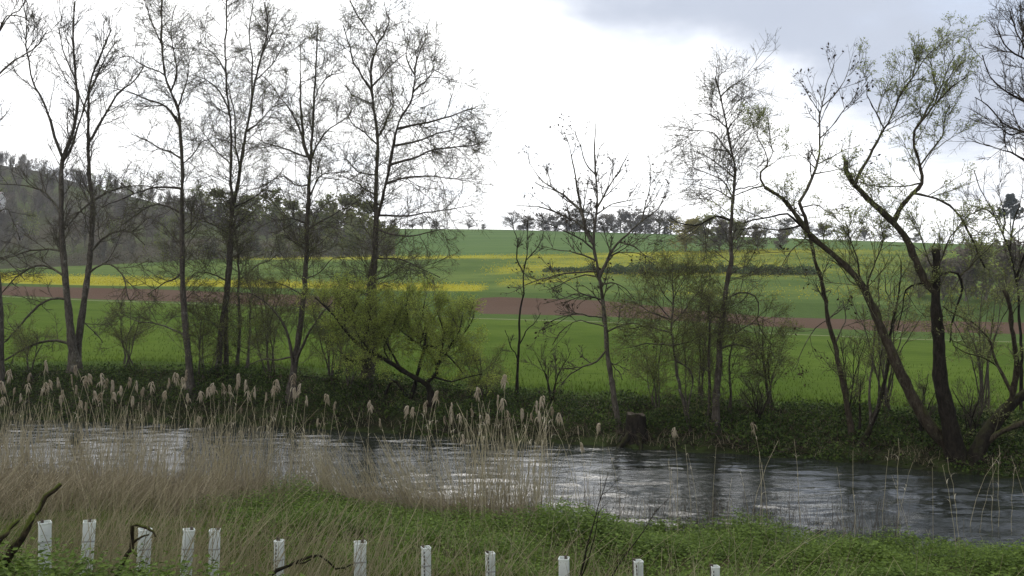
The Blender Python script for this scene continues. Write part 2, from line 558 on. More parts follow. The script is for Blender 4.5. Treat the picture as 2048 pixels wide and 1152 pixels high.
m, t = new_mat('guard_plastic')
g = t.add('ShaderNodeNewGeometry')
n = t.noise(t.scale(g.outputs['Position'], (1, 1, 0.3)), 14, 4, 0.6)
c = t.mix(t.smooth(n, 0.45, 0.78, 0, 0.6), (0.76, 0.79, 0.76), (0.50, 0.55, 0.46))
c = t.mix(t.smooth(t.noise(g.outputs['Position'], 38, 4, 0.7), 0.6, 0.72, 0, 0.6), c, (0.25, 0.25, 0.18))
p1 = t.add('ShaderNodeBsdfPrincipled', {'Base Color': c, 'Roughness': 0.45, 'Specular IOR Level': 0.35})
p2 = t.add('ShaderNodeBsdfTranslucent', {'Color': c})
mx = t.add('ShaderNodeMixShader', {0: 0.35, 1: p1.outputs[0], 2: p2.outputs[0]})
out(t, mx.outputs[0])
M['guard'] = m
M['slot'] = leaf_mat('slot', [(0.03, 0.032, 0.03), (0.045, 0.046, 0.044), (0.04, 0.04, 0.04)], trans=0)
M['tie'] = leaf_mat('tie', [(0.30, 0.31, 0.30), (0.38, 0.39, 0.37), (0.34, 0.35, 0.33)], trans=0)
M['stake'] = bark_mat('stake', (0.06, 0.05, 0.04), (0.16, 0.135, 0.11), (0.2, 0.19, 0.16), sc_=20)
M['cut_wood'] = bark_mat('cut_wood', (0.05, 0.042, 0.032), (0.12, 0.10, 0.08), (0.14, 0.13, 0.10), sc_=8)
M['wall_white'] = ground_mat('wall_white', lambda t, p: t.mix(t.noise(p, 0.8, 4), (0.62, 0.61, 0.58), (0.74, 0.73, 0.70)))
M['roof_tile'] = ground_mat('roof_tile', lambda t, p: t.mix(t.noise(p, 1.8, 4), (0.22, 0.20, 0.19), (0.34, 0.31, 0.29)))
M['pane'] = leaf_mat('pane', [(0.03, 0.035, 0.04), (0.05, 0.055, 0.06), (0.04, 0.045, 0.05)], trans=0, rough=0.1, spec=0.6)

# ------------------------------------------------------------------ terrain: rows of the valley, from the far bank to the ridge
PXS = np.arange(-900, 2960, 18.0)


def cur(pts):
    a = np.array(pts, float)
    xs, ys = a[:, 0], a[:, 1]
    def f(px):
        px = np.asarray(px, float)
        r = np.interp(px, xs, ys)
        r = np.where(px < xs[0], ys[0] + (px - xs[0]) * (ys[1] - ys[0]) / (xs[1] - xs[0]) * 0.6, r)
        r = np.where(px > xs[-1], ys[-1] + (px - xs[-1]) * (ys[-1] - ys[-2]) / (xs[-1] - xs[-2]) * 0.6, r)
        return r
    return f


far_water_py = cur([(-200, 832), (0, 838), (500, 850), (800, 868), (1200, 892), (1500, 911), (1700, 924), (1900, 945), (2050, 958), (2300, 985)])


def far_Y(px):                       # distance of the far waterline
    py = far_water_py(px)
    b = (H / 2 - py) / F
    k = -EYE / (SP + b * CP)
    return k * (CP - b * SP)


def C(pyf, Yf):
    return lambda px: P(px, pyf(px), Yf(px))


sub = lambda px: np.stack([P(px, far_water_py(px), far_Y(px))[..., 0], far_Y(px) - 2.2, np.full(np.shape(px), -0.9)], -1)
c_water = lambda px: P(px, far_water_py(px), far_Y(px)) + np.array([0, 0, 0.02])
lip_py = cur([(0, 742), (300, 738), (600, 750), (1100, 795), (1500, 815), (1800, 830), (2048, 838)])
bank_py = cur([(0, 724), (300, 722), (600, 732), (1100, 779), (1500, 800), (1800, 811), (2048, 818)])
c_lip = C(lip_py, lambda px: far_Y(px) + 4.2)
c_top = C(bank_py, lambda px: far_Y(px) + 6.5)
Ytrk = cur([(0, 128), (1024, 110), (2048, 98)])
trk_py = cur([(0, 593), (200, 602), (400, 608), (640, 620), (940, 637), (1200, 644), (1536, 667), (1800, 678), (2048, 685)])
brl_py = cur([(0, 590), (200, 599), (400, 604.5), (640, 616), (940, 627), (1200, 632), (1536, 653), (1800, 663), (2048, 668)])
bru_py = cur([(0, 572), (300, 578), (640, 592), (800, 594), (1000, 594), (1200, 601), (1536, 634), (1800, 641), (2048, 645)])
yel_py = cur([(0, 566), (200, 572), (400, 574), (640, 580), (800, 583), (970, 584), (1200, 588), (1536, 604), (1800, 610), (2048, 612)])
upl_py = cur([(0, 538), (200, 530), (430, 518), (780, 513), (1100, 508), (1350, 503), (1600, 498), (2048, 502)])
rdg_py = cur([(-400, 290), (0, 330), (75, 342), (150, 364), (225, 384), (300, 402), (375, 424), (500, 444), (600, 452), (700, 456), (780, 457), (1000, 459), (1300, 467), (1536, 475), (1800, 484), (2048, 492)])
c_trk = C(trk_py, Ytrk)
c_trk2 = C(lambda px: trk_py(px) - 0.9, lambda px: Ytrk(px) + 1.6)
c_brl = C(brl_py, lambda px: Ytrk(px) + 12)
c_bru = C(bru_py, lambda px: Ytrk(px) + 34)
c_yel = C(yel_py, lambda px: Ytrk(px) + 44)
c_upl = C(upl_py, lambda px: Ytrk(px) + 125)
c_rdg = C(rdg_py, lambda px: Ytrk(px) + 285)


def beyond(px):
    q = c_rdg(px)
    return q * np.array([1.5, 1.5, 1.0]) + np.array([0, 0, -14.0])


def beyond2(px):
    q = c_rdg(px)
    return q * np.array([9.0, 9.0, 0.0]) + np.array([0, 0, -30.0])


def strip(name, ca, cb, rows, mat, attr=None, wob=0.0, px=PXS, smooth=1):
    A, B = ca(px), cb(px)
    s = np.linspace(0, 1, rows + 1)
    V = A[None] * (1 - s)[:, None, None] + B[None] * s[:, None, None]
    if wob:
        e = np.sin(np.pi * s)[:, None]
        V[..., 2] += wob * e * (vnoise(V[..., 0] * 0.35, V[..., 1] * 0.35, 3) - 0.5) * 2
    n, mcol = V.shape[:2]
    idx = np.arange(n * mcol).reshape(n, mcol)
    Q = np.stack([idx[:-1, :-1], idx[:-1, 1:], idx[1:, 1:], idx[1:, :-1]], -1).reshape(-1, 4)
    g = Geo().add(V, Q)
    at = None
    if attr:
        at = {'flower': attr(np.broadcast_to(px, (n, mcol)), V)}
    o = link(name, g.mesh(name, mat, True, attr=at), kind='structure')
    return o


def on(ca, cb, px, v):
    v = np.asarray(v, float)[..., None]
    return ca(px) * (1 - v) + cb(px) * v


def to_px(V):
    d = V - np.array([0, 0, EYE])
    f = d[..., 1] * CP + d[..., 2] * SP
    u = -d[..., 1] * SP + d[..., 2] * CP
    return W / 2 + F * d[..., 0] / f, H / 2 - F * u / f


def sstep(x, a, b):
    t_ = np.clip((x - a) / (b - a), 0, 1)
    return t_ * t_ * (3 - 2 * t_)


def flower_density(px, py):
    d = np.zeros(np.broadcast(px, py).shape)
    # bright strip on the left, running out at px ~ 970
    low = np.interp(px, [0, 400, 970], [569, 573, 584])
    up_ = np.interp(px, [0, 200, 420, 700, 970], [549, 553, 561, 566, 570])
    a = sstep(py, up_ - 4, up_ + 5) * (1 - sstep(py, low - 2, low + 2)) * (1 - sstep(px, 950, 985))
    d = np.maximum(d, 0.75 * a)
    # thin strip along the upper edge
    line = np.interp(px, [430, 1100, 1350, 1600, 2048], [516, 514, 508, 502, 504])
    a = np.exp(-((py - line) / 4.5) ** 2) * sstep(px, 420, 470) * (1 - 0.6 * sstep(px, 1500, 1800))
    d = np.maximum(d, 0.62 * a)
    # broad flowering area to the right
    a = sstep(px, 960, 1120) * sstep(py, 499, 506) * (1 - sstep(py, 546, 566)) * (1 - 0.55 * sstep(px, 1400, 1800))
    d = np.maximum(d, 0.36 * a)
    a = np.exp(-((py - np.interp(px, [960, 1250], [545, 520])) / 9.0) ** 2) * sstep(px, 940, 1020) * (1 - sstep(px, 1180, 1300))
    d = np.maximum(d, 0.52 * a)
    a = np.exp(-((py - np.interp(px, [960, 1250], [568, 555])) / 7.0) ** 2) * sstep(px, 980, 1010) * (1 - sstep(px, 1100, 1200))
    d = np.maximum(d, 0.48 * a)
    a = np.exp(-((py - 585) / 14) ** 2) * sstep(px, 1250, 1400)
    return np.maximum(d, 0.16 * a)


PXF = np.arange(-900, 2960, 10.0)
strip('riverbed', sub, c_water, 3, M['bank'])
strip('far_bank', c_water, c_lip, 14, M['bank'], wob=0.25)
strip('bank_top', c_lip, c_top, 4, M['verge'], wob=0.06)
strip('meadow', c_top, c_trk, 20, M['meadow'])
strip('track', c_trk, c_trk2, 1, M['track'])
strip('grass_verge', c_trk2, c_brl, 3, M['verge'])
# ploughed strip with a grassy gap behind the yellow-green bush
strip('ploughed_field', c_brl, c_bru, 4, M['plough'], px=np.arange(-900, 700, 18.0))
strip('grass_gap', c_brl, c_bru, 4, M['verge'], px=np.concatenate([np.arange(682, 930, 18.0), [934.0]]))


def patch_low(px):
    return on(c_brl, c_bru, px, np.interp(px, [934, 945, 965], [0.45, 0.2, 0.0]))


def patch_up(px):
    return on(c_brl, c_bru, px, np.interp(px, [934, 945, 965, 1000], [0.55, 0.8, 0.95, 1.0]))


pxp = np.concatenate([np.arange(934, 1000, 6.0), np.arange(1000, 2960, 18.0)])
strip('ploughed_patch', patch_low, patch_up, 4, M['plough'], px=pxp)
strip('grass_patch_edge', c_brl, patch_low, 1, M['verge'], px=np.arange(934, 970, 6.0))
strip('grass_patch_edge', patch_up, c_bru, 1, M['verge'], px=np.arange(934, 1005, 6.0))
strip('field_margin', c_bru, c_yel, 3, M['verge'])
strip('flowering_field', c_yel, c_upl, 40, M['flower_field'], attr=lambda px, V: flower_density(*to_px(V)), px=PXF)
strip('crop_field', c_upl, c_rdg, 14, M['crop'], px=np.concatenate([np.arange(790, 2960, 18.0)]))
strip('forest_floor', c_upl, c_rdg, 14, M['hill'], px=np.concatenate([np.arange(-900, 790, 18.0), [790.0]]))
strip('far_ground', c_rdg, beyond, 3, M['crop'])
strip('horizon_ground', beyond, beyond2, 3, M['crop'])

# near bank --------------------------------------------------------
near_water_py = cur([(-300, 985), (0, 992), (350, 1000), (600, 1022), (720, 1040), (1040, 1068), (1300, 1085), (1500, 1093), (1700, 1112), (1950, 1134), (2200, 1160)])


def py_to_Y0(py):
    b = (H / 2 - py) / F
    k = -EYE / (SP + b * CP)
    return k * (CP - b * SP)


_px = np.arange(-900, 3000, 20.0)
_yw = py_to_Y0(near_water_py(_px))
_xw = (_px - W / 2) / F * _yw


def near_Y(X):
    """distance of the near waterline at world X"""
    return np.interp(X, _xw, _yw)


def near_z(X, Y):
    s = near_Y(X) - Y
    z = np.where(s < 0.4, -0.9 + (s + 1.6) * 0.58, 0.26 + (s - 0.4) * 0.125)
    z = np.where(s < -1.6, -0.9, z)
    z = z + sstep(s, 0.5, 2.0) * (vnoise(X * 0.7, Y * 0.7, 11) - 0.5) * 0.34
    # the embankment the photographer stands on
    pxv = W / 2 + F * X / np.maximum(Y, 1.0)
    edge = np.interp(X, [-4.5, -1.6, -0.5, 4], [6.5, 6.2, 4.9, 4.6])
    top = np.interp(X, [-3.5, -1.5, -0.5, 3], [3.0, 2.82, 3.1, 3.2])
    z = np.maximum(z, top - np.maximum(Y - edge, 0) * 0.85)
    return z


xs = np.concatenate([np.arange(-60, -16, 2.0), np.arange(-16, 16, 0.3), np.arange(16, 62, 2.0)])
ys = np.concatenate([[-60, -30, -10, -2, 2], np.arange(3, 24, 0.3), np.arange(24, 40, 2.0)])
X, Y = np.meshgrid(xs, ys)
Z = near_z(X, Y)
idx = np.arange(X.size).reshape(X.shape)
Q = np.stack([idx[:-1, :-1], idx[:-1, 1:], idx[1:, 1:], idx[1:, :-1]], -1).reshape(-1, 4)
link('near_bank', Geo().add(np.stack([X, Y, Z], -1), Q).mesh('near_bank', M['near']), kind='structure')

# river ------------------------------------------------------------
pxw = np.concatenate([np.arange(-900, -60, 30.0), np.arange(-60, 2110, 7.5), np.arange(2110, 2960, 30.0)])
s = np.linspace(0, 1, 165)
farw = far_Y(pxw) + 1.2
nearw = np.clip(py_to_Y0(near_water_py(pxw)) - 1.2, 9, 60)
Yw = nearw[None] * (1 - s)[:, None] + farw[None] * s[:, None]
Xw = (pxw - W / 2)[None] / F * Yw
r2 = np.random.default_rng(5)
Zw = np.zeros_like(Xw)
chop = 0.55 + 0.9 * vnoise(Xw * 0.16 + 3, Yw * 0.3, 21) ** 1.5
for k in range(46):
    lam = 0.28 * (1.10 ** (k * 0.42)) * r2.uniform(0.8, 1.25)
    th = r2.normal(math.pi / 2 + 0.15, 0.55)
    Zw += 0.0062 * lam ** 0.9 * np.sin(2 * math.pi / lam * (Xw * math.cos(th) * 0.75 + Yw * math.sin(th)) + r2.uniform(0, 6.28) + 2.5 * vnoise(Xw * 0.5 + k, Yw * 0.5, 40 + k % 7))
Zw *= chop * (1.05 - 0.75 * s[:, None] ** 1.3)
idx = np.arange(Xw.size).reshape(Xw.shape)
Q = np.stack([idx[:-1, :-1], idx[:-1, 1:], idx[1:, 1:], idx[1:, :-1]], -1).reshape(-1, 4)
link('river_water', Geo().add(np.stack([Xw, Yw, Zw], -1), Q).mesh('river_water', M['water']), kind='structure')


# ------------------------------------------------------------------ trees on the far bank
def far_bank_point(px, Y):
    """ground point on the far bank under photo column px at distance Y"""
    fy = far_Y(px)
    if Y < fy + 4.2:
        A, B, v = c_water(px), c_lip(px), (Y - fy) / 4.2
    else:
        A, B, v = c_lip(px), c_top(px), (Y - fy - 4.2) / 2.3
    return A * (1 - v) + B * v


SPEC = {
    #        L1 per m, L1 len, angle range, up, curl ; L2 n, L2 len frac ; L3 n, frac ; leaves per twig, size
    'alder': dict(d1=4.3, l1=2.5, a1=(0.8, 1.3), up=0.08, curl=0.015, n2=7, f2=0.42, n3=5, f3=0.55, tr=0.75, lf=1.6, ls=0.046, leaf='leaf_alder', twig='twig', bark='bark_alder'),
    'ash': dict(d1=2.8, l1=2.4, a1=(0.5, 0.95), up=0.28, curl=0.05, n2=6, f2=0.48, n3=4, f3=0.5, lf=0.25, ls=0.045, leaf='leaf_alder', twig='twig', bark='bark_ash'),
    'seedy': dict(d1=2.3, l1=1.35, a1=(0.5, 1.0), up=0.25, curl=0.05, n2=5, f2=0.5, n3=2, f3=0.5, tr=1.25, lf=0.5, ls=0.115, leaf='seed', twig='twig', bark='bark_ash'),
    'willow': dict(d1=3.0, l1=1.75, a1=(0.45, 1.0), up=0.25, curl=0.04, n2=7, f2=0.46, n3=5, f3=0.5, tr=0.75, lf=3.2, ls=0.058, leaf='leaf_willow', twig='twig_olive', bark='bark_willow'),
    'sapling': dict(d1=2.4, l1=1.5, a1=(0.5, 1.0), up=0.22, curl=0.04, n2=6, f2=0.45, n3=4, f3=0.5, tr=0.7, lf=1.6, ls=0.055, leaf='leaf_low', twig='twig_olive', bark='bark_alder'),
    'lowleaf': dict(d1=4.5, l1=2.0, a1=(0.7, 1.3), up=0.10, curl=0.02, n2=8, f2=0.48, n3=5, f3=0.55, tr=0.55, lf=2.2, ls=0.055, leaf='leaf_low', twig='twig_olive', bark='bark_alder'),
    'bush': dict(d1=4.6, l1=1.7, a1=(0.5, 1.3), up=0.30, curl=0.03, n2=9, f2=0.52, n3=5, f3=0.6, tr=0.6, lf=6.2, ls=0.060, leaf='leaf_bush', twig='twig_olive', bark='bark_dark'),
    'bare': dict(d1=2.6, l1=1.6, a1=(0.45, 0.95), up=0.25, curl=0.05, n2=6, f2=0.5, n3=4, f3=0.5, lf=0.0, ls=0.05, leaf='seed', twig='twig', bark='bark_dark'),
}


def make_tree(name, label, cat, Y, spec, limbs, group=None, seed=1, base=None, trunk_name='trunk', wob=1.0):
    """limbs: list of (points in photo pixels, width at start, width at end, options). The first is the trunk.
    options: d = depth slope, b = bare fraction at the start, k = twig density factor, cap = broken end, s = spec override"""
    global rng
    rng = np.random.default_rng(seed)
    S0 = SPEC[spec]
    if base is None:
        p0 = limbs[0][0][0]
        g = far_bank_point(p0[0], Y)
        base = np.array([P(p0[0], p0[1], Y)[0], Y, g[2] - 0.15])
    root = link(name, None, label=label, cat=cat, group=group, loc=tuple(base))
    placed = []                     # (px, py, Y) samples of every limb so far
    twig = Geo()
    leaf = Geo()
    lowleaf = Geo()
    for li, lb in enumerate(limbs):
        wf = {'alder': .74, 'ash': .74, 'seedy': .76, 'lowleaf': .85}.get(spec, 1.0)
        pts, w0, w1 = lb[0], lb[1] * (wf if lb[1] > 9 else (1 + wf) / 2), lb[2]
        op = lb[3] if len(lb) > 3 else {}
        S = dict(S0)
        if 's' in op:
            S.update(SPEC[op['s']])
        pts = np.array(pts, float)
        if li and not op.get('root'):
            allp = np.concatenate(placed)
            dd = np.hypot(allp[:, 0] - pts[0, 0], allp[:, 1] - pts[0, 1])
            if dd.min() < 22:
                pts[0] = allp[dd.argmin(), :2]
        n = max(9, int(np.linalg.norm(np.diff(pts, axis=0), axis=1).sum() / 14))
        q = resample(pts, n)
        if op.get('root') or li == 0:
            y0 = Y + op.get('dy', 0.0)
        else:
            allp = np.concatenate(placed)
            y0 = allp[np.argmin(((allp[:, :2] - q[0]) ** 2).sum(1)), 2]
        ln = np.concatenate([[0], np.cumsum(np.linalg.norm(np.diff(q, axis=0), axis=1))]) * Y / F
        slope = op.get('d', 0.06 * rng.normal() if li == 0 else rng.uniform(-0.6, 0.6))
        yy = y0 + slope * ln + np.cumsum(rng.normal(size=n)) * 0.02
        wig = np.cumsum(rng.normal(size=(n, 2)), 0) * 1.25 * wob
        wig -= np.linspace(0, 1, n)[:, None] * wig[-1] + 0
        wig *= min(1.0, Y / 34)
        wig *= np.minimum(1, np.linspace(0, 4, n))[:, None]
        qq = q + wig * (0.35 if w0 > 12 else 1.0)
        p3 = P(qq[:, 0], qq[:, 1], yy)
        tt = np.linspace(0, 1, n)
        r = (w1 + (w0 - w1) * (1 - tt) ** op.get('tp', 1.3 if li and not op.get('root') else 1.15)) * 0.5 * Y / F * 0.95
        r = r * (1 + 0.05 * rng.normal(size=n))
        if li == 0 or op.get('root'):
            gz = far_bank_point(pts[0][0], y0)[2] if base is None or True else 0
            r = r * (1 + 0.55 * np.exp(-ln / 0.35))
            # run the foot into the ground
            foot = p3[0].copy()
            foot[2] = min(foot[2], gz) - 0.35
            p3 = np.concatenate([foot[None], p3])
            r = np.concatenate([[r[0] * 1.3], r])
            yy = np.concatenate([[yy[0]], yy])
            qq = np.concatenate([qq[:1], qq])
        uu = np.linspace(0, len(qq) - 1, len(qq) * 4)
        placed.append(np.column_stack([np.interp(uu, np.arange(len(qq)), c_) for c_ in (qq[:, 0], qq[:, 1], yy)]))
        kk = 9 if w0 > 14 else (7 if w0 > 7 else 5)
        g = Geo()
        V, Qd, Tt = tubes(p3[None], np.maximum(r, 0.006)[None], kk, cap=True)
        V = V + rng.normal(size=V.shape) * (0.012 if w0 > 10 else 0.004)
        g.add(V, Qd, Tt)
        bark = M[op.get('bark', S['bark'])]
        nm = trunk_name if li == 0 else ('stem' if op.get('root') else 'limb')
        link(nm, g.mesh(nm, bark, True, base), root)
        if op.get('k', 1) <= 0:
            continue
        L = ln[-1]
        PPl, RRl = p3[None], r[None]
        b = op.get('b', 0.5 if li == 0 else 0.12)
        cnt = int(S['d1'] * L * (1 - b) * op.get('k', 1) + 0.5)
        if cnt == 0:
            continue
        l1 = S['l1'] * op.get('l', 1.0)
        tr_ = S.get('tr', 1.0)
        P1, R1 = grow(PPl, RRl, cnt, b, S['a1'], l1, S['up'], S['curl'], 0.10, 6, 0.024 * tr_, 0.009 * tr_, 0.65, tpow=0.95, lt=0.42)
        P2, R2 = grow(P1, R1, S['n2'], 0.12, (0.4, 1.0), l1 * S['f2'], S['up'] * 0.5, S['curl'], 0.14, 4, 0.0115 * tr_, 0.0065 * tr_, 0.75)
        P3_, R3 = grow(P2, R2, S['n3'], 0.1, (0.4, 1.1), l1 * S['f2'] * S['f3'], S['up'] * 0.3, S['curl'], 0.10, 2, 0.0075 * tr_, 0.0055 * tr_, 0.85)
        for pp, rr, k_ in ((P1, R1, 3), (P2, R2, 3), (P3_, R3, 3)):
            V, Qd, _ = tubes(pp, rr, k_)
            twig.add(V, Qd)
        if S0 is SPEC['alder'] and (li == 0 or op.get('root')):
            PL1, RL1 = grow(PPl, RRl, int(L * 2.6), 0.06, (0.9, 1.45), 2.6, 0.05, 0.01, 0.10, 6, 0.011, 0.005, 0.5, lt=0.75, tpow=1.5)
            PL2, RL2 = grow(PL1, RL1, 8, 0.1, (0.4, 1.0), 1.1, 0.06, 0.01, 0.14, 3, 0.0055, 0.0035, 0.75)
            PL3, RL3 = grow(PL2, RL2, 5, 0.1, (0.4, 1.1), 0.55, 0.04, 0.01, 0.1, 2, 0.0042, 0.0032, 0.85)
            for pp, rr in ((PL1, RL1), (PL2, RL2), (PL3, RL3)):
                V, Qd, _ = tubes(pp, rr, 3)
                twig.add(V, Qd)
            for pp in (PL2, PL3):
                V, Qd = leaves_on(pp, 1.5, 0.055, 0.02, 0.1)
                lowleaf.add(V, Qd)
        lf = S['lf'] * op.get('lf', 1.0)
        if lf > 0:
            for pp, f_ in ((P3_, 1.0), (P2, 0.8)):
                V, Qd = leaves_on(pp, lf * f_, S['ls'] * op.get('ls', 1.0), 0.02, 0.1)
                leaf.add(V, Qd)
    if twig.n:
        cr = link('crown', twig.mesh('crown', M[S0['twig']], True, base), root, kind='stuff')
        if leaf.n:
            link('leaves', leaf.mesh('leaves', M[S0['leaf']], False, base), cr, kind='stuff')
        if lowleaf.n:
            link('leaves', lowleaf.mesh('leaves', M['leaf_low'], False, base), cr, kind='stuff')
    return root


def Yb(px, off):
    return float(far_Y(px)) + off


# tall twin-stemmed ash on the left
make_tree('ash_tree', 'tall twin-stemmed leafless ash with drooping mossy lower limbs, beside the left edge', 'tree', Yb(150, 4.0), 'ash', [
    ([(150, 728), (142, 670), (135, 600), (126, 520), (122, 440), (122, 380), (125, 320), (138, 285), (150, 245), (155, 200), (150, 140), (147, 70), (150, 5)], 23, 2.5, {'b': 0.30}),
    ([(152, 725), (158, 670), (166, 610), (176, 540), (184, 470), (188, 405), (182, 365), (178, 300), (178, 235), (178, 180), (188, 140), (205, 100), (222, 60)], 21, 2.5, {'b': 0.30, 'root': 1, 'dy': 0.5}),
    ([(124, 318), (105, 265), (88, 215), (74, 185), (58, 140), (50, 95), (53, 50)], 8, 2),
    ([(128, 325), (140, 300), (152, 262), (168, 215), (178, 180)], 7, 3),
    ([(183, 285), (205, 250), (222, 215), (240, 185), (275, 155), (290, 130)], 8, 2),
    ([(178, 180), (195, 160), (212, 120), (235, 80)], 5, 2),
    ([(122, 430), (112, 412), (88, 385), (50, 372), (0, 368)], 6, 2),
    ([(186, 402), (215, 385), (245, 376), (285, 372), (330, 380)], 6, 2, {'l': .8}),
    ([(182, 505), (205, 480), (232, 466), (262, 464), (290, 490)], 7, 2, {'l': .8}),
    ([(124, 505), (100, 497), (70, 500), (30, 512), (0, 520)], 6, 2, {'l': .8}),
    ([(126, 555), (105, 538), (75, 532), (40, 552), (0, 590)], 7, 2.5, {'l': .8}),
    ([(178, 548), (198, 532), (225, 530), (248, 555), (258, 600)], 6, 2, {'l': .8}),
    ([(132, 600), (105, 598), (70, 625), (30, 665), (0, 690)], 7, 3, {'l': .7}),
    ([(144, 692), (120, 682), (80, 684), (45, 700), (10, 720)], 8, 4, {'l': .6}),
    ([(186, 400), (160, 425), (135, 450), (118, 470)], 5, 2, {'l': .7}),
    ([(180, 440), (165, 425), (148, 428), (130, 450)], 4, 2, {'l': .6}),
    ([(176, 640), (190, 665), (205, 685)], 4, 2, {'l': .6}),
    ([(155, 160), (130, 110), (122, 60), (125, 35)], 4, 1.5),
    ([(178, 235), (155, 190), (135, 165), (112, 120)], 4, 1.5),
], seed=11)

# tree whose trunk stands at the very left edge
make_tree('ash_tree', 'leafless ash cut by the left edge, its long limbs reaching in at the top', 'tree', Yb(0, 2.2), 'ash', [
    ([(-2, 770), (-1, 690), (-4, 600), (-12, 480), (-20, 360), (-30, 240), (-40, 120)], 26, 8, {'b': 0.6, 'k': .5}),
    ([(-32, 190), (-5, 145), (25, 122), (50, 108), (75, 92), (95, 60)], 6, 2, {'k': .6}),
    ([(-40, 130), (-10, 70), (15, 30), (50, 38), (60, 45)], 4, 2, {'k': .6}),
    ([(-38, 110), (10, 40), (40, 20), (60, -20)], 4, 2, {'k': .6}),
    ([(-10, 520), (10, 515), (30, 535), (50, 560)], 5, 2, {'k': .7, 'l': .7}),
    ([(-5, 430), (15, 415), (28, 440), (40, 480)], 4, 2, {'k': .7, 'l': .7}),
], seed=12)

# single alder
make_tree('alder_tree', 'slender single-stemmed alder with arching side limbs, between the twin ash and the alder cluster', 'tree', Yb(375, 2.2), 'alder', [
    ([(380, 775), (376, 700), (370, 640), (366, 560), (365, 480), (365, 400), (367, 330), (363, 265), (357, 215), (342, 178), (331, 150), (326, 110), (323, 60), (325, -10)], 20, 2.5, {'b': 0.2, 'd': 0.02}),
    ([(359, 250), (343, 225), (322, 208), (300, 200), (260, 186), (235, 178)], 8, 2),
    ([(362, 318), (342, 305), (318, 298), (290, 282), (262, 268)], 6, 2),
    ([(363, 378), (335, 374), (300, 376), (265, 388), (225, 405), (205, 415)], 6, 2),
    ([(364, 430), (340, 412), (310, 408), (275, 428), (245, 450)], 5, 2),
    ([(331, 152), (315, 140), (285, 126), (262, 112), (240, 115)], 5, 1.5),
    ([(357, 215), (368, 185), (376, 150), (376, 110)], 5, 1.5),
    ([(345, 180), (352, 150), (345, 110), (340, 60), (352, 10)], 5, 1.5),
    ([(323, 90), (305, 45), (290, 5)], 4, 1.5),
    ([(366, 545), (345, 560), (318, 572), (295, 590)], 5, 1.5),
    ([(374, 672), (345, 660), (315, 650), (270, 640), (240, 625)], 5, 1.5, {'lf': 1.5}),
    ([(365, 470), (385, 455), (405, 435), (425, 430)], 4, 1.5),
    ([(364, 330), (385, 310), (405, 285), (425, 275)], 4, 1.5),
], seed=13)

# alder cluster
make_tree('alder_tree', 'dense alder of several stems crossing at the top, left of centre', 'tree', Yb(450, 4.5), 'alder', [
    ([(437, 735), (443, 660), (452, 590), (460, 500), (466, 430), (474, 390), (484, 330), (496, 260), (505, 205), (512, 160), (525, 108), (536, 55), (528, 5)], 17, 2.5, {'b': 0.28}),
    ([(452, 735), (455, 650), (458, 570), (462, 480), (463, 420), (462, 360), (458, 290), (453, 220), (448, 180), (446, 130), (446, 85), (452, 15), (450, -20)], 13, 2.5, {'root': 1, 'dy': .6, 'b': .3}),
    ([(474, 730), (478, 640), (476, 560), (474, 500), (470, 440)], 8, 4, {'root': 1, 'dy': 1.2, 'b': .2}),
    ([(495, 730), (500, 660), (498, 610), (508, 575)], 7, 3, {'root': 1, 'dy': .3, 'b': .1}),
    ([(445, 145), (430, 115), (410, 95), (385, 75)], 4, 1.5),
    ([(453, 220), (435, 180), (410, 160), (385, 150)], 5, 1.5),
    ([(460, 330), (435, 300), (410, 270), (395, 250)], 4, 1.5),
    ([(482, 345), (475, 280), (470, 220), (455, 165)], 5, 2),
    ([(505, 205), (505, 130), (500, 60), (508, -10)], 5, 2),
    ([(512, 160), (545, 130), (565, 95), (578, 60)], 4, 1.5),
    ([(525, 108), (545, 70), (555, 30)], 4, 1.5),
    ([(470, 420), (500, 395), (530, 380), (560, 385)], 5, 1.5),
    ([(462, 470), (435, 455), (405, 440), (385, 432)], 5, 1.5),
    ([(478, 560), (510, 530), (540, 520), (560, 500)], 4, 1.5),
    ([(455, 560), (430, 550), (400, 545), (375, 560)], 4, 1.5),
    ([(495, 262), (520, 240), (545, 215), (570, 205)], 5, 1.5),
    ([(498, 640), (530, 620), (560, 610)], 4, 1.5, {'s': 'lowleaf'}),
    ([(443, 660), (420, 640), (395, 640)], 4, 1.5, {'s': 'lowleaf'}),
], seed=14)

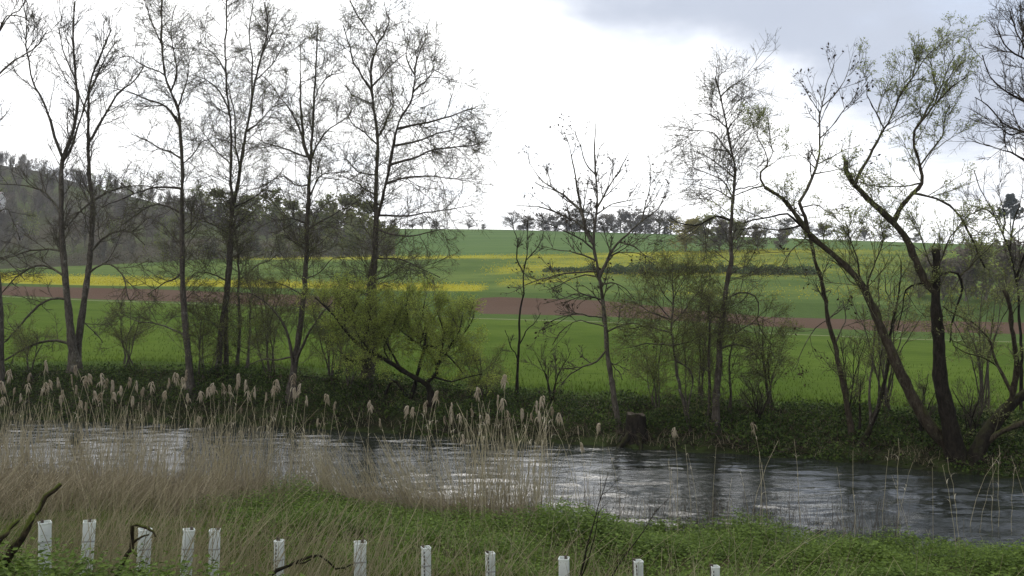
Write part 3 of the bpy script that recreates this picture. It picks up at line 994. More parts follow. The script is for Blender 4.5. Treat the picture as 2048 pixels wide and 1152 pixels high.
make_tree('alder_tree', 'forked alder with a curved side stem low on its left, behind the yellow-green bush', 'tree', Yb(590, 2.2), 'alder', [
    ([(583, 775), (590, 720), (600, 655), (610, 580), (613, 500), (615, 420), (619, 340), (622, 290), (626, 230), (629, 170), (634, 110), (636, 55)], 20, 2, {'b': .22, 'd': 0.0}),
    ([(619, 322), (608, 290), (604, 240), (602, 160), (600, 80)], 9, 1.5),
    ([(606, 280), (592, 240), (570, 205), (545, 170), (515, 145)], 6, 1.5),
    ([(622, 325), (635, 290), (650, 265), (680, 245), (700, 225), (704, 200)], 6, 1.5),
    ([(612, 318), (590, 305), (562, 294), (530, 285), (505, 270)], 6, 1.5),
    ([(617, 395), (645, 350), (680, 345), (705, 340)], 5, 1.5),
    ([(616, 370), (590, 370), (565, 350), (545, 360), (525, 375)], 5, 1.5),
    ([(614, 460), (650, 440), (690, 418), (720, 400)], 5, 1.5),
    ([(612, 450), (585, 440), (555, 440), (530, 430)], 5, 1.5),
    ([(612, 500), (595, 490), (575, 478), (570, 470)], 5, 2),
    ([(586, 740), (578, 690), (565, 650), (545, 622), (520, 598), (495, 585)], 9, 2, {'s': 'lowleaf', 'k': .6}),
    ([(592, 735), (608, 690), (628, 650), (655, 615), (672, 600)], 8, 3, {'s': 'lowleaf', 'k': .6}),
    ([(580, 715), (550, 722), (520, 720), (490, 735)], 5, 2, {'s': 'lowleaf', 'k': .5}),
    ([(610, 590), (580, 575), (550, 565), (520, 570)], 4, 1.5, {'s': 'lowleaf', 'k': .5}),
    ([(610, 560), (640, 545), (665, 520), (690, 515)], 4, 1.5, {'s': 'lowleaf', 'k': .5}),
    ([(626, 200), (645, 170), (665, 150), (685, 145)], 4, 1.5),
], seed=15)

make_tree('alder_tree', 'tall twin-trunked alder with limbs sweeping out to the right, in front of the green field', 'tree', Yb(735, 3.6), 'alder', [
    ([(742, 775), (744, 690), (745, 600), (748, 530), (752, 450), (751, 390), (753, 320), (755, 275), (749, 230), (746, 195), (744, 150), (746, 120), (755, 92), (745, 70), (732, 55), (712, 25), (695, -10)], 22, 2, {'b': .2, 'd': 0.0}),
    ([(728, 775), (730, 700), (735, 610), (745, 520), (756, 440), (768, 390), (777, 355), (785, 310), (795, 260), (806, 230), (822, 205), (828, 170), (832, 130), (842, 95)], 17, 2, {'root': 1, 'dy': 0.5, 'b': .3}),
    ([(744, 180), (728, 160), (708, 130), (696, 95), (686, 50)], 7, 1.5),
    ([(755, 92), (768, 65), (778, 40), (768, 5)], 6, 1.5),
    ([(748, 175), (765, 150), (790, 125), (815, 105)], 5, 1.5),
    ([(798, 258), (850, 245), (895, 235), (930, 225), (960, 210)], 7, 1.5),
    ([(793, 292), (830, 282), (870, 265), (915, 256), (935, 250)], 6, 1.5),
    ([(787, 332), (820, 320), (870, 300), (930, 292), (975, 282)], 7, 1.5),
    ([(778, 370), (820, 352), (870, 348), (910, 355), (925, 362)], 6, 1.5),
    ([(762, 432), (800, 430), (850, 425), (900, 418), (940, 412)], 6, 1.5),
    ([(757, 458), (800, 470), (850, 464), (900, 455)], 5, 1.5),
    ([(752, 515), (800, 518), (830, 530), (860, 545), (880, 555)], 5, 1.5),
    ([(750, 390), (730, 378), (705, 362), (680, 350)], 5, 1.5),
    ([(753, 290), (735, 270), (710, 250), (690, 220)], 5, 1.5),
    ([(752, 430), (735, 410), (715, 402), (712, 408)], 4, 1.5),
    ([(750, 350), (715, 345), (690, 320), (665, 320)], 4, 1.5),
    ([(748, 210), (730, 200), (705, 190), (690, 170)], 4, 1.5),
    ([(826, 185), (850, 165), (870, 140), (885, 150)], 4, 1.5),
    ([(755, 275), (772, 240), (785, 200), (780, 165)], 5, 1.5),
    ([(830, 150), (815, 115), (820, 70)], 4, 1.5),
    ([(748, 560), (780, 545), (810, 530)], 4, 1.5),
    ([(746, 590), (715, 580), (690, 570), (665, 575)], 4, 1.5),
], seed=16)

# the bush with fresh yellow-green leaves
make_tree('willow_bush', 'broad leaning willow bush in fresh yellow-green leaf, in the centre of the bank', 'bush', Yb(850, 2.0), 'bush', [
    ([(862, 800), (858, 775), (840, 762), (805, 742), (770, 720), (735, 700), (715, 688), (690, 660), (660, 622), (630, 595)], 13, 3, {'b': .25, 'd': -0.15}),
    ([(850, 770), (865, 752), (872, 735), (862, 712), (842, 690), (815, 678)], 9, 3, {'b': .05, 'd': .3}),
    ([(820, 805), (828, 765), (836, 725), (846, 690), (852, 655)], 10, 4, {'root': 1, 'dy': 1.0, 'k': .5, 'b': .5}),
    ([(838, 720), (852, 690), (840, 660), (825, 630)], 8, 2, {'b': .1}),
    ([(852, 690), (880, 700), (905, 720), (925, 745)], 6, 2, {'b': .1}),
    ([(865, 750), (900, 762), (930, 755), (965, 748)], 5, 2, {'b': .2, 'k': .6}),
    ([(800, 745), (780, 700), (760, 660), (745, 630)], 6, 2, {'b': .1}),
    ([(770, 720), (735, 718), (700, 720), (675, 700)], 5, 2, {'b': .2, 'k': .5}),
    ([(870, 735), (885, 695), (885, 660), (875, 625)], 6, 2, {'b': .1}),
    ([(870, 735), (905, 690), (920, 660), (925, 630)], 5, 2, {'b': .1}),
    ([(840, 690), (800, 660), (785, 635), (780, 615)], 5, 2, {'b': .0}),
    ([(720, 690), (735, 660), (740, 640), (735, 615)], 5, 2, {'b': .0}),
    ([(830, 810), (800, 775), (785, 762), (770, 790)], 9, 5, {'k': 0.2}),
    ([(840, 690), (850, 650), (845, 625), (850, 600)], 4, 2, {'b': .0, 'k': .8}),
    ([(800, 660), (815, 635), (810, 615), (815, 600)], 4, 2, {'b': .0, 'k': .8}),
    ([(880, 705), (915, 680), (940, 650), (948, 620)], 4, 2, {'b': .0}),
    ([(735, 700), (712, 660), (705, 630), (715, 605)], 4, 2, {'b': .1}),
    ([(690, 660), (690, 630), (680, 605)], 3, 2, {'b': .1}),
    ([(780, 725), (770, 690), (785, 665), (790, 640)], 4, 2, {'b': .1}),
], seed=17)

make_tree('sapling', 'thin bare sapling forking in a narrow V, in front of the brown ploughed patch', 'tree', Yb(1036, 3.5), 'bare', [
    ([(1034, 790), (1036, 720), (1038, 660), (1044, 600), (1045, 545), (1053, 510), (1056, 470), (1055, 440)], 7, 1.5, {'b': .3, 'k': .35, 'l': .5}),
    ([(1044, 548), (1036, 515), (1033, 480), (1028, 462)], 4, 1.5, {'k': .6, 'l': .5}),
    ([(1052, 520), (1072, 498), (1085, 475), (1090, 455)], 3, 1.2, {'k': .6, 'l': .5}),
    ([(1038, 690), (1052, 660), (1070, 640), (1082, 625)], 3, 1.2, {'k': .6, 'l': .5}),
    ([(1036, 720), (1022, 690), (1010, 660)], 3, 1.2, {'k': .6, 'l': .5}),
], seed=18)

make_tree('ash_tree', 'spreading ash hung with dark seed clusters, just left of the tree stump', 'tree', Yb(1235, 1.3), 'seedy', [
    ([(1240, 868), (1232, 820), (1224, 770), (1216, 715), (1212, 670), (1207, 620), (1202, 575), (1194, 530), (1187, 490), (1188, 455), (1194, 400), (1190, 340), (1190, 290), (1192, 245)], 17, 2, {'b': .42, 'd': 0.0}),
    ([(1187, 490), (1172, 460), (1166, 420), (1157, 375), (1147, 325), (1137, 290), (1130, 270)], 9, 1.5),
    ([(1174, 462), (1150, 440), (1110, 420), (1070, 412), (1030, 410)], 6, 1.5),
    ([(1166, 425), (1140, 400), (1110, 378), (1080, 355), (1058, 325)], 7, 1.5),
    ([(1200, 555), (1212, 525), (1236, 485), (1262, 462), (1285, 440), (1318, 415), (1330, 385)], 9, 1.5),
    ([(1285, 440), (1292, 400), (1300, 370), (1300, 345)], 4, 1.5),
    ([(1192, 415), (1210, 390), (1235, 350), (1250, 320), (1258, 305)], 5, 1.5),
    ([(1195, 430), (1225, 410), (1265, 400), (1290, 395)], 4, 1.5),
    ([(1190, 350), (1170, 320), (1160, 290), (1150, 262)], 4, 1.5),
    ([(1186, 500), (1160, 478), (1120, 462), (1084, 445), (1060, 440)], 5, 1.5),
    ([(1185, 525), (1155, 505), (1110, 500), (1082, 492)], 4.5, 1.5),
    ([(1190, 545), (1170, 541), (1150, 542), (1110, 550), (1070, 560), (1050, 570)], 5, 2),
    ([(1193, 556), (1165, 550), (1130, 565), (1095, 580)], 4, 1.5),
    ([(1200, 600), (1175, 590), (1150, 585), (1115, 598), (1085, 608)], 5, 1.5),
    ([(1208, 637), (1180, 630), (1150, 625), (1110, 640), (1078, 662)], 5, 1.5),
    ([(1210, 655), (1185, 645), (1155, 640), (1120, 665), (1105, 690)], 4, 1.5),
    ([(1202, 572), (1222, 565), (1245, 572), (1262, 590), (1268, 600)], 4, 1.5),
    ([(1214, 700), (1190, 725), (1165, 735), (1140, 750), (1122, 770)], 5, 2),
    ([(1212, 665), (1240, 655), (1275, 648), (1300, 660)], 5, 2),
    ([(1218, 715), (1232, 735), (1245, 760)], 4, 1.5),
    ([(1236, 485), (1265, 490), (1290, 508), (1310, 520)], 4, 1.5),
    ([(1212, 525), (1235, 510), (1268, 507), (1300, 515)], 3.5, 1.2),
], seed=19)

make_tree('alder_tree', 'low bushy young alder with fine olive leaves, right of the tree stump', 'tree', Yb(1380, 1.6), 'lowleaf', [
    ([(1384, 885), (1376, 830), (1366, 780), (1358, 730), (1350, 690), (1345, 660), (1346, 620), (1345, 580), (1346, 545)], 11, 2, {'b': .38, 'k': 1.3}),
    ([(1345, 665), (1320, 658), (1290, 650), (1265, 655), (1240, 660)], 5, 1.5, {'k': 1.1}),
    ([(1347, 692), (1320, 690), (1290, 690), (1255, 695)], 4, 1.5, {'k': 1.2}),
    ([(1346, 640), (1320, 615), (1300, 590), (1285, 575)], 4, 1.5, {'k': 1.1}),
    ([(1347, 650), (1370, 625), (1390, 595), (1405, 580)], 4, 1.5, {'k': 1.1}),
    ([(1345, 610), (1325, 585), (1315, 560)], 3, 1.5, {'k': 1.1}),
    ([(1356, 720), (1375, 735), (1386, 760), (1380, 800), (1378, 840)], 5, 3, {'k': .1}),
    ([(1378, 860), (1372, 790), (1368, 720), (1365, 670)], 4, 2, {'k': .5, 'root': 1, 'dy': .6}),
    ([(1346, 600), (1360, 570), (1380, 550), (1392, 530)], 3, 1.2, {'k': 1.1}),
    ([(1345, 640), (1300, 625), (1270, 605), (1248, 600)], 3, 1.2, {'k': 1.1}),
    ([(1350, 690), (1385, 680), (1410, 665)], 3, 1.2, {'k': 1.4}),
], seed=20)

make_tree('alder_tree', 'upright alder with a leafy spire against the pale sky, right of centre', 'tree', Yb(1430, 1.6), 'alder', [
    ([(1432, 862), (1432, 800), (1438, 740), (1440, 690), (1446, 630), (1452, 575), (1462, 520), (1460, 470), (1463, 420), (1467, 380), (1470, 340), (1462, 300), (1455, 260), (1448, 225), (1440, 190), (1430, 155)], 22, 2, {'b': .34, 'd': 0.0}),
    ([(1416, 850), (1420, 770), (1418, 700), (1420, 640), (1416, 590)], 10, 4, {'root': 1, 'dy': .5, 's': 'lowleaf', 'k': .6}),
    ([(1463, 320), (1448, 290), (1432, 268), (1400, 262), (1365, 262)], 5, 1.5),
    ([(1466, 355), (1440, 335), (1410, 312), (1380, 298)], 4, 1.5),
    ([(1462, 395), (1445, 365), (1420, 350), (1385, 335)], 4, 1.5),
    ([(1462, 398), (1430, 378), (1400, 370), (1365, 368)], 4, 1.5),
    ([(1455, 442), (1440, 434), (1424, 435), (1405, 448), (1390, 452), (1362, 448), (1340, 435)], 7, 2, {'k': .8, 'bark': 'bark_dark'}),
    ([(1440, 195), (1460, 175), (1480, 165), (1492, 172)], 4, 1.5),
    ([(1455, 260), (1475, 235), (1490, 215)], 4, 1.5),
    ([(1455, 255), (1430, 235), (1410, 225), (1385, 230)], 4, 1.5),
    ([(1466, 380), (1500, 372), (1520, 365)], 4, 2, {'k': .5}),
    ([(1452, 600), (1480, 585), (1502, 590), (1516, 605), (1515, 640), (1525, 670), (1545, 690)], 5, 1.5, {'s': 'lowleaf', 'k': .35}),
    ([(1440, 700), (1470, 690), (1500, 700), (1520, 720), (1540, 740)], 5, 1.5, {'s': 'lowleaf', 'k': .9}),
    ([(1460, 815), (1462, 760), (1466, 700), (1472, 660)], 6, 3, {'root': 1, 'dy': .8, 's': 'lowleaf', 'k': .6}),
    ([(1446, 640), (1420, 620), (1400, 600)], 4, 1.5, {'s': 'lowleaf', 'k': .5}),
    ([(1450, 560), (1475, 540), (1500, 530)], 4, 1.5, {'s': 'lowleaf', 'k': 1.0}),
    ([(1470, 665), (1500, 650), (1530, 655)], 4, 1.5, {'s': 'lowleaf', 'k': 1.1}),
], seed=21)

make_tree('ash_tree', 'thin leaning ash with few dark seed clusters, between alder spire and big willow', 'tree', Yb(1700, 1.4), 'seedy', [
    ([(1706, 870), (1698, 830), (1688, 790), (1676, 740), (1668, 690), (1655, 635), (1645, 580), (1634, 530), (1622, 480), (1610, 440), (1598, 405)], 15, 7, {'bark': 'bark_willow', 'b': .5, 'k': .5, 'd': 0}),
    ([(1598, 406), (1616, 375), (1630, 345), (1638, 310), (1641, 270), (1642, 230), (1650, 195), (1656, 160), (1668, 130)], 8, 1.5, {'d': .1}),
    ([(1641, 278), (1662, 255), (1690, 215), (1710, 190), (1718, 160)], 4, 1.2),
    ([(1641, 225), (1625, 205), (1612, 180), (1606, 170)], 3, 1.2),
    ([(1645, 215), (1670, 185), (1690, 155), (1700, 125)], 3.5, 1.2),
    ([(1636, 330), (1665, 315), (1690, 300), (1720, 290)], 3.5, 1.2),
    ([(1632, 350), (1660, 345), (1690, 340), (1715, 325)], 3.5, 1.2),
    ([(1602, 415), (1635, 410), (1660, 425), (1690, 432)], 4, 1.2),
    ([(1620, 470), (1595, 490), (1580, 500), (1555, 545)], 4, 1.2),
    ([(1655, 640), (1680, 620), (1700, 600)], 4, 1.2),
    ([(1668, 690), (1690, 640), (1685, 600)], 4, 1.2, {'k': .6}),
    ([(1655, 640), (1632, 655), (1610, 690), (1590, 740)], 3, 1.2),
], seed=22)

# big old willow at the water's edge
YW = Yb(1915, 0.7)
make_tree('willow_tree', 'huge old many-stemmed willow with broken limbs, standing at the water on the right', 'tree', YW, 'willow', [
    ([(1918, 935), (1906, 880), (1896, 840), (1885, 790), (1879, 730), (1876, 670), (1873, 610), (1872, 560), (1873, 520), (1871, 500)], 40, 15, {'b': .75, 'k': .5, 'd': 0.0, 'bark': 'bark_dark'}),
    ([(1915, 930), (1895, 890), (1862, 855), (1838, 815), (1812, 770), (1790, 720), (1766, 665), (1745, 610), (1722, 565), (1690, 530), (1650, 495), (1615, 465), (1588, 425), (1562, 395), (1530, 375)], 30, 7, {'root': 1, 'dy': .3, 'b': .45, 'k': .55, 'd': .05}),
    ([(1866, 585), (1848, 560), (1830, 515), (1812, 475), (1786, 445), (1760, 420), (1730, 392), (1706, 365), (1693, 345), (1692, 322)], 17, 9, {'b': .2, 'k': .7, 'd': .05}),
    ([(1711, 368), (1722, 340), (1736, 315), (1748, 290), (1762, 262), (1780, 232), (1796, 195), (1812, 172), (1836, 158)], 8, 2, {'b': .25, 'd': .1}),
    ([(1786, 447), (1800, 415), (1822, 388), (1842, 368), (1844, 345), (1838, 315), (1827, 285), (1829, 255), (1845, 232), (1866, 210), (1895, 178), (1930, 155)], 11, 2, {'b': .25, 'd': -.1}),
    ([(1842, 330), (1862, 300), (1885, 270), (1888, 240), (1900, 210)], 4, 1.5),
    ([(1830, 255), (1850, 225), (1870, 180), (1860, 130), (1872, 95)], 4, 1.5),
    ([(1765, 255), (1752, 225), (1735, 195), (1735, 165)], 4, 1.5),
    ([(1798, 192), (1830, 150), (1850, 115), (1880, 90)], 4, 1.5),
    ([(1866, 210), (1890, 150), (1910, 110)], 4, 1.5),
    ([(1843, 367), (1815, 370), (1780, 372), (1735, 371)], 4, 2, {'k': .5}),
    ([(1530, 376), (1518, 350), (1534, 330), (1528, 300), (1512, 270), (1505, 255)], 5, 1.5, {'d': .1}),
    ([(1526, 372), (1500, 380), (1478, 388), (1460, 395)], 4, 2, {'k': .4}),
    ([(1528, 330), (1545, 305), (1535, 285), (1560, 270)], 3, 1.2),
    ([(1612, 462), (1575, 428), (1550, 432), (1510, 440), (1490, 445)], 6, 3, {'k': .4, 'bark': 'bark_dark'}),
    ([(1600, 455), (1560, 460), (1510, 455), (1480, 460)], 4, 2, {'k': .4, 'bark': 'bark_dark'}),
    ([(1950, 935), (1958, 895), (1978, 862), (2010, 822), (2040, 795), (2080, 770)], 34, 20, {'bark': 'bark_dark', 'root': 1, 'dy': -.2, 'k': 0.15, 'd': -.1}),
    ([(2022, 812), (2028, 770), (2034, 735), (2030, 690), (2024, 640), (2018, 605), (2008, 580)], 13, 7, {'k': .4}),
    ([(2020, 785), (2006, 750), (1990, 725), (1980, 690), (1968, 670), (1940, 645), (1915, 632), (1885, 612)], 8, 2, {'k': .5, 'd': .2}),
    ([(1996, 735), (1965, 715), (1930, 705), (1905, 690)], 4, 1.5, {'k': .5}),
    ([(1962, 905), (1990, 870), (2020, 855), (2070, 838)], 14, 10, {'k': 0.1, 'd': -.3}),
    ([(1930, 935), (1935, 890), (1945, 855), (1956, 848)], 26, 9, {'root': 1, 'dy': .5, 'k': .3, 'bark': 'bark_dark'}),
    ([(1832, 392), (1865, 396), (1895, 408), (1918, 430), (1935, 465), (1952, 500), (1970, 535)], 6, 4, {'k': 1.3, 'd': .3, 'l': .8}),
    ([(1884, 555), (1900, 545), (1918, 548), (1926, 575), (1918, 615), (1905, 650), (1900, 685)], 7, 3, {'k': .5, 'bark': 'bark_dark'}),
    ([(1862, 562), (1835, 568), (1812, 580), (1802, 620), (1795, 660)], 5, 2, {'k': .5, 'bark': 'bark_dark'}),
    ([(1740, 600), (1735, 560), (1752, 520), (1766, 480), (1760, 440)], 5, 2, {'k': 1.2}),
    ([(1720, 565), (1712, 520), (1700, 480), (1690, 440)], 4, 1.5, {'k': 1.4}),
    ([(1735, 580), (1700, 560), (1680, 530), (1660, 520)], 4, 1.5, {'k': 1.4}),
    ([(1873, 540), (1890, 500), (1905, 470), (1925, 440)], 4, 1.5, {'k': 1.2}),
    ([(1873, 550), (1850, 500), (1840, 460), (1845, 430)], 4, 1.5, {'k': 1.2}),
    ([(1920, 555), (1950, 520), (1970, 500), (1990, 480)], 4, 1.5, {'k': 1.2}),
    ([(1693, 325), (1700, 350), (1712, 368)], 3, 2, {'k': 1.5}),
    ([(1868, 512), (1867, 495), (1871, 478)], 7, 1.2, {'k': 0, 'bark': 'bark_dark', 'd': 0}),
    ([(1876, 512), (1879, 500), (1878, 488)], 6, 1.0, {'k': 0, 'bark': 'bark_dark', 'd': 0}),
    ([(1691, 328), (1689, 318), (1690, 310)], 6, 1.2, {'k': 0, 'd': 0}),
    ([(1694, 328), (1697, 321), (1697, 316)], 4, 1.0, {'k': 0, 'd': 0}),
], seed=23)

make_tree('willow_tree', 'clump of thin dark stems rising in a V, left of the big willow', 'tree', Yb(1715, 1.0), 'sapling', [
    ([(1722, 890), (1735, 865), (1748, 830), (1758, 800), (1770, 750), (1780, 700), (1785, 650), (1795, 600), (1800, 560), (1802, 520)], 12, 2, {'b': .35, 'bark': 'bark_dark'}),
    ([(1742, 850), (1742, 790), (1746, 740), (1750, 690), (1752, 640), (1745, 600)], 7, 2, {'b': .2}),
    ([(1742, 850), (1756, 800), (1760, 730), (1765, 690)], 5, 2, {'b': .2}),
    ([(1710, 890), (1722, 850), (1718, 800), (1722, 760)], 7, 2, {'bark': 'bark_dark', 'root': 1, 'dy': .3, 'k': .6}),
    ([(1785, 650), (1800, 630), (1825, 610)], 3, 1.2),
    ([(1790, 620), (1775, 585), (1770, 545)], 3, 1.2),
], seed=24)

make_tree('ash_tree', 'bare dark tree leaning in at the top right corner, only its outer limbs in view', 'tree', Yb(2200, 3.0), 'bare', [
    ([(2160, 900), (2155, 760), (2150, 620), (2140, 480), (2130, 340), (2110, 220), (2090, 100), (2070, 10)], 26, 6, {'b': .6, 'k': .6}),
    ([(2136, 420), (2095, 370), (2050, 322), (2015, 302), (1980, 292), (1945, 282)], 8, 2, {'k': 1.2}),
    ([(2125, 330), (2085, 290), (2045, 262), (2005, 245), (1975, 210), (1950, 195)], 8, 2, {'k': 1.2}),
    ([(2115, 270), (2080, 220), (2045, 200), (2010, 180), (1980, 150), (1965, 110)], 8, 2, {'k': 1.3}),
    ([(2100, 190), (2070, 130), (2045, 90), (2030, 60), (2020, 25)], 7, 2, {'k': 1.3}),
    ([(2095, 150), (2050, 120), (2015, 95), (1995, 60)], 6, 2, {'k': 1.3}),
    ([(2060, 130), (2050, 80), (2040, 30)], 5, 2, {'k': 1.3}),
    ([(2045, 262), (2020, 270), (1990, 250), (1965, 245)], 4, 1.5, {'k': 1.3}),
], seed=25)

make_tree('sapling', 'small bare tree of fine upright twigs in front of the conifer at the right edge', 'tree', Yb(2040, 6.0), 'bare', [
    ([(2042, 850), (2040, 720), (2034, 600), (2020, 520), (2000, 470), (1978, 420), (1960, 380), (1948, 340)], 8, 1.5, {'b': .5, 'k': .5}),
    ([(2015, 505), (2025, 450), (2040, 410), (2046, 380)], 5, 1.5),
    ([(2000, 470), (2010, 430), (2000, 390), (1995, 370)], 4, 1.5),
    ([(2028, 560), (2045, 520), (2060, 480), (2075, 430)], 5, 1.5),
    ([(1985, 435), (1970, 420), (1950, 415), (1930, 405)], 4, 1.5),
], seed=26)

# ------------------------------------------------------------------ understorey shrubs on the far bank
def shrub(name, label, px, Y, top, spread, n, spec='lowleaf', seed=1, group=None, k=0.8, base=None, cat='shrub'):
    r = np.random.default_rng(seed)
    g = far_bank_point(px, Y)
    y0 = float(to_px(g)[1])
    limbs = []
    for i in range(n):
        tx = px + spread * (2 * (i + 0.5) / n - 1 + r.normal() * 0.15)
        ty = top + r.uniform(0, 0.35) * (y0 - top)
        mx_ = px + (tx - px) * 0.35 + r.normal() * 6
        limbs.append(([(px + r.normal() * 6, y0 + 4), (mx_, y0 + (ty - y0) * 0.5), (tx, ty)], r.uniform(2.6, 4.5), 1.2, {'b': .25, 'k': k * .8, 'd': r.uniform(-.5, .5), 'l': .8} if i == 0 else {'root': 1, 'dy': r.uniform(-.3, .3), 'b': .3, 'k': k * .8, 'd': r.uniform(-.5, .5), 'l': .8}))
    return make_tree(name, label, cat, Y, spec, limbs, group=group, seed=seed, trunk_name='stem')


SH = [
    (60, 3.5, 640, 50, 4, 'lowleaf', 'thin leafing shrub low on the bank by the left edge'),
    (255, 4.5, 600, 50, 5, 'lowleaf', 'loose leafing shrub between the twin ash and the single alder'),
    (410, 3.5, 590, 28, 4, 'lowleaf', 'narrow leafing shrub just right of the single alder'),
    (535, 4.0, 560, 40, 6, 'lowleaf', 'leafing shrub between the alder cluster and the forked alder'),
    (660, 4.0, 560, 40, 6, 'lowleaf', 'leafing shrub between the forked alder and the twin-trunked alder'),
    (700, 3.0, 690, 30, 4, 'lowleaf', 'low shrub under the left arm of the yellow-green bush'),
    (965, 3.0, 700, 45, 5, 'lowleaf', 'low leafing shrub at the right skirt of the yellow-green bush'),
    (1105, 4.0, 700, 40, 5, 'bare', 'low bare shrub left of the seed-hung ash'),
    (1310, 3.0, 660, 40, 5, 'lowleaf', 'leafing shrub behind the tree stump'),
    (1400, 4.5, 560, 40, 5, 'lowleaf', 'tall leafing shrub directly behind the alder spire'),
    (1515, 2.5, 760, 35, 7, 'bare', 'rounded brown twiggy shrub right of the alder spire'),
    (1540, 4.5, 620, 40, 5, 'lowleaf', 'leafing shrub standing back from the bank, right of the alder spire'),
    (1700, 3.2, 680, 45, 7, 'bare', 'reddish brown twiggy shrub behind the V-shaped stems'),
    (1770, 4.5, 520, 80, 8, 'sapling', 'tall twiggy shrub filling the gap left of the broken willow stem'),
    (1840, 2.2, 730, 40, 5, 'bare', 'thin twiggy shrub between two willow stems'),
    (1945, 2.0, 770, 40, 8, 'bare', 'brown twiggy shrub behind the willow fork'),
    (1965, 5.5, 500, 80, 9, 'sapling', 'tall twiggy shrub behind the right half of the old willow'),
]
for i, (px, off, top, sp, n, spc, lab) in enumerate(SH):
    shrub('shrub', lab, px, Yb(px, off), top, sp, n, spc, seed=60 + i, group='shrubs along the far bank')

# ------------------------------------------------------------------ stump and driftwood at the far waterline
rng = np.random.default_rng(31)
Ys = Yb(1272, 0.75)
sc_m = Ys / F
cx, _, z0 = P(1272, 882, Ys)
root = link('tree_stump', None, label='old dark tree stump with a pale cut top and spreading roots at the waterline', cat='tree stump', loc=(cx, Ys, 0.0))
nseg, nr = 28, 8
an = np.arange(nseg) * 2 * math.pi / nseg
prof = [(-0.25, 0.66), (0.05, 0.60), (0.22, 0.52), (0.45, 0.46), (0.75, 0.42), (1.0, 0.40), (1.12, 0.395), (1.14, 0.37)]
V = []
for j, (zz, rr) in enumerate(prof):
    lob = 1 + 0.12 * np.sin(an * 5 + 0.6) * (1.3 - zz) + 0.05 * np.sin(an * 9 + 2) + rng.normal(size=nseg) * 0.015
    V.append(np.stack([np.cos(an) * rr * lob, np.sin(an) * rr * lob, np.full(nseg, zz) + (0.04 * np.sin(an * 3) - 0.03 * np.cos(an) if j >= 6 else 0)], 1))
V = np.concatenate(V)
idx = np.arange(nr * nseg).reshape(nr, nseg)
Q = np.stack([idx[:-1], np.roll(idx[:-1], -1, 1), np.roll(idx[1:], -1, 1), idx[1:]], -1).reshape(-1, 4)
V[:, :2] *= 0.86
link('trunk', Geo().add(V, Q).mesh('trunk', M['bark_dark']), root)
top = V[idx[-1]]
Vc = np.concatenate([top + np.array([0, 0, 0.004]), top * np.array([0.55, 0.55, 1]) + np.array([0, 0, 0.012]), [top.mean(0) + np.array([0, 0, -0.01])]])
i2 = np.arange(2 * nseg).reshape(2, nseg)
Qc = np.stack([i2[0], np.roll(i2[0], -1), np.roll(i2[1], -1), i2[1]], -1)
Tc = np.stack([i2[1], np.roll(i2[1], -1), np.full(nseg, 2 * nseg)], -1)
link('cut_face', Geo().add(Vc, Qc, Tc).mesh('cut_face', M['cut_wood'], False), root)
for a0, ln in ((-0.5, 0.85), (-1.5, 0.7), (-2.4, 0.9), (-3.1, 0.7), (0.2, 0.8)):
    pr_ = np.array([[math.cos(a0) * (0.35 + ln * s_), math.sin(a0) * (0.35 + ln * s_), 0.42 * (1 - s_) ** 1.6 - 0.12 * s_] for s_ in np.linspace(0, 1, 7)])
    pr_ += rng.normal(size=pr_.shape) * 0.02
    V, Q, T_ = tubes(pr_[None], np.linspace(0.15, 0.04, 7)[None], 7, True)
    link('root', Geo().add(V, Q, T_).mesh('root', M['bark_dark']), root)


def stick(name, label, cat, pts3, r, mat, side=(), kind=None):
    p = resample(np.array(pts3, float), 12)
    p = p + rng.normal(size=p.shape) * r[0] * 0.18
    base = p[0]
    root = link(name, None, label=label, cat=cat, loc=tuple(base))
    V, Q, T_ = tubes(p[None], np.linspace(r[0], r[1], 12)[None] * (1 + 0.10 * rng.normal(size=(1, 12))), 9, True)
    link('branch', Geo().add(V, Q, T_).mesh('branch', mat, True, base), root)
    for pts, r0, r1 in side:
        q = resample(np.array(pts, float), 9)
        q = q + rng.normal(size=q.shape) * r0 * 0.15
        V, Q, T_ = tubes(q[None], np.linspace(r0, r1, 9)[None], 7, True)
        link('side_branch', Geo().add(V, Q, T_).mesh('side_branch', mat, True, base), root)
    return root


yl = Yb(1560, 0.3)
stick('fallen_branch', 'pale fallen branch sloping into the water, left of the V-shaped stems', 'branch',
      [P(1536, 918, yl - .2), P(1556, 908, yl), P(1578, 898, yl + .3), P(1592, 884, yl + .6)], (0.06, 0.03), M['stake'])

# ------------------------------------------------------------------ leafy undergrowth on the far bank
rng = np.random.default_rng(41)
N = 64000
px = rng.uniform(-120, 2170, N)
v = rng.random(N) ** 0.9 * 1.06 - 0.02
pb = on(c_water, c_lip, px, np.clip(v, 0, 1))
lump = vnoise(pb[:, 0] * 0.9, pb[:, 1] * 0.9 + 9, 5) * 0.6 + vnoise(pb[:, 0] * 2.4, pb[:, 1] * 2.4, 6) * 0.4
hh = (0.12 + 0.75 * lump) * np.clip(v * 5, 0.15, 1) * np.where(v > 0.9, 0.6, 1.0)
pb[:, 2] += hh * rng.random(N) ** 0.45
keep = rng.random(N) < (0.25 + 1.2 * lump) * np.where(v < 0.22, np.clip((vnoise(pb[:, 0] * 0.55, pb[:, 0] * 0 + 4, 17) - 0.35) * 3, 0.05, 1), 1)
pb = pb[keep]
ax = norm(rng.normal(size=pb.shape) + np.array([0, -0.3, 0.1]))
nrm = norm(rng.normal(size=pb.shape) * 0.6 + np.array([0, -0.5, 0.8]))
V, Q = leaf_quads(pb, ax, rng.uniform(0.06, 0.14, len(pb)), 0.7, nrm)
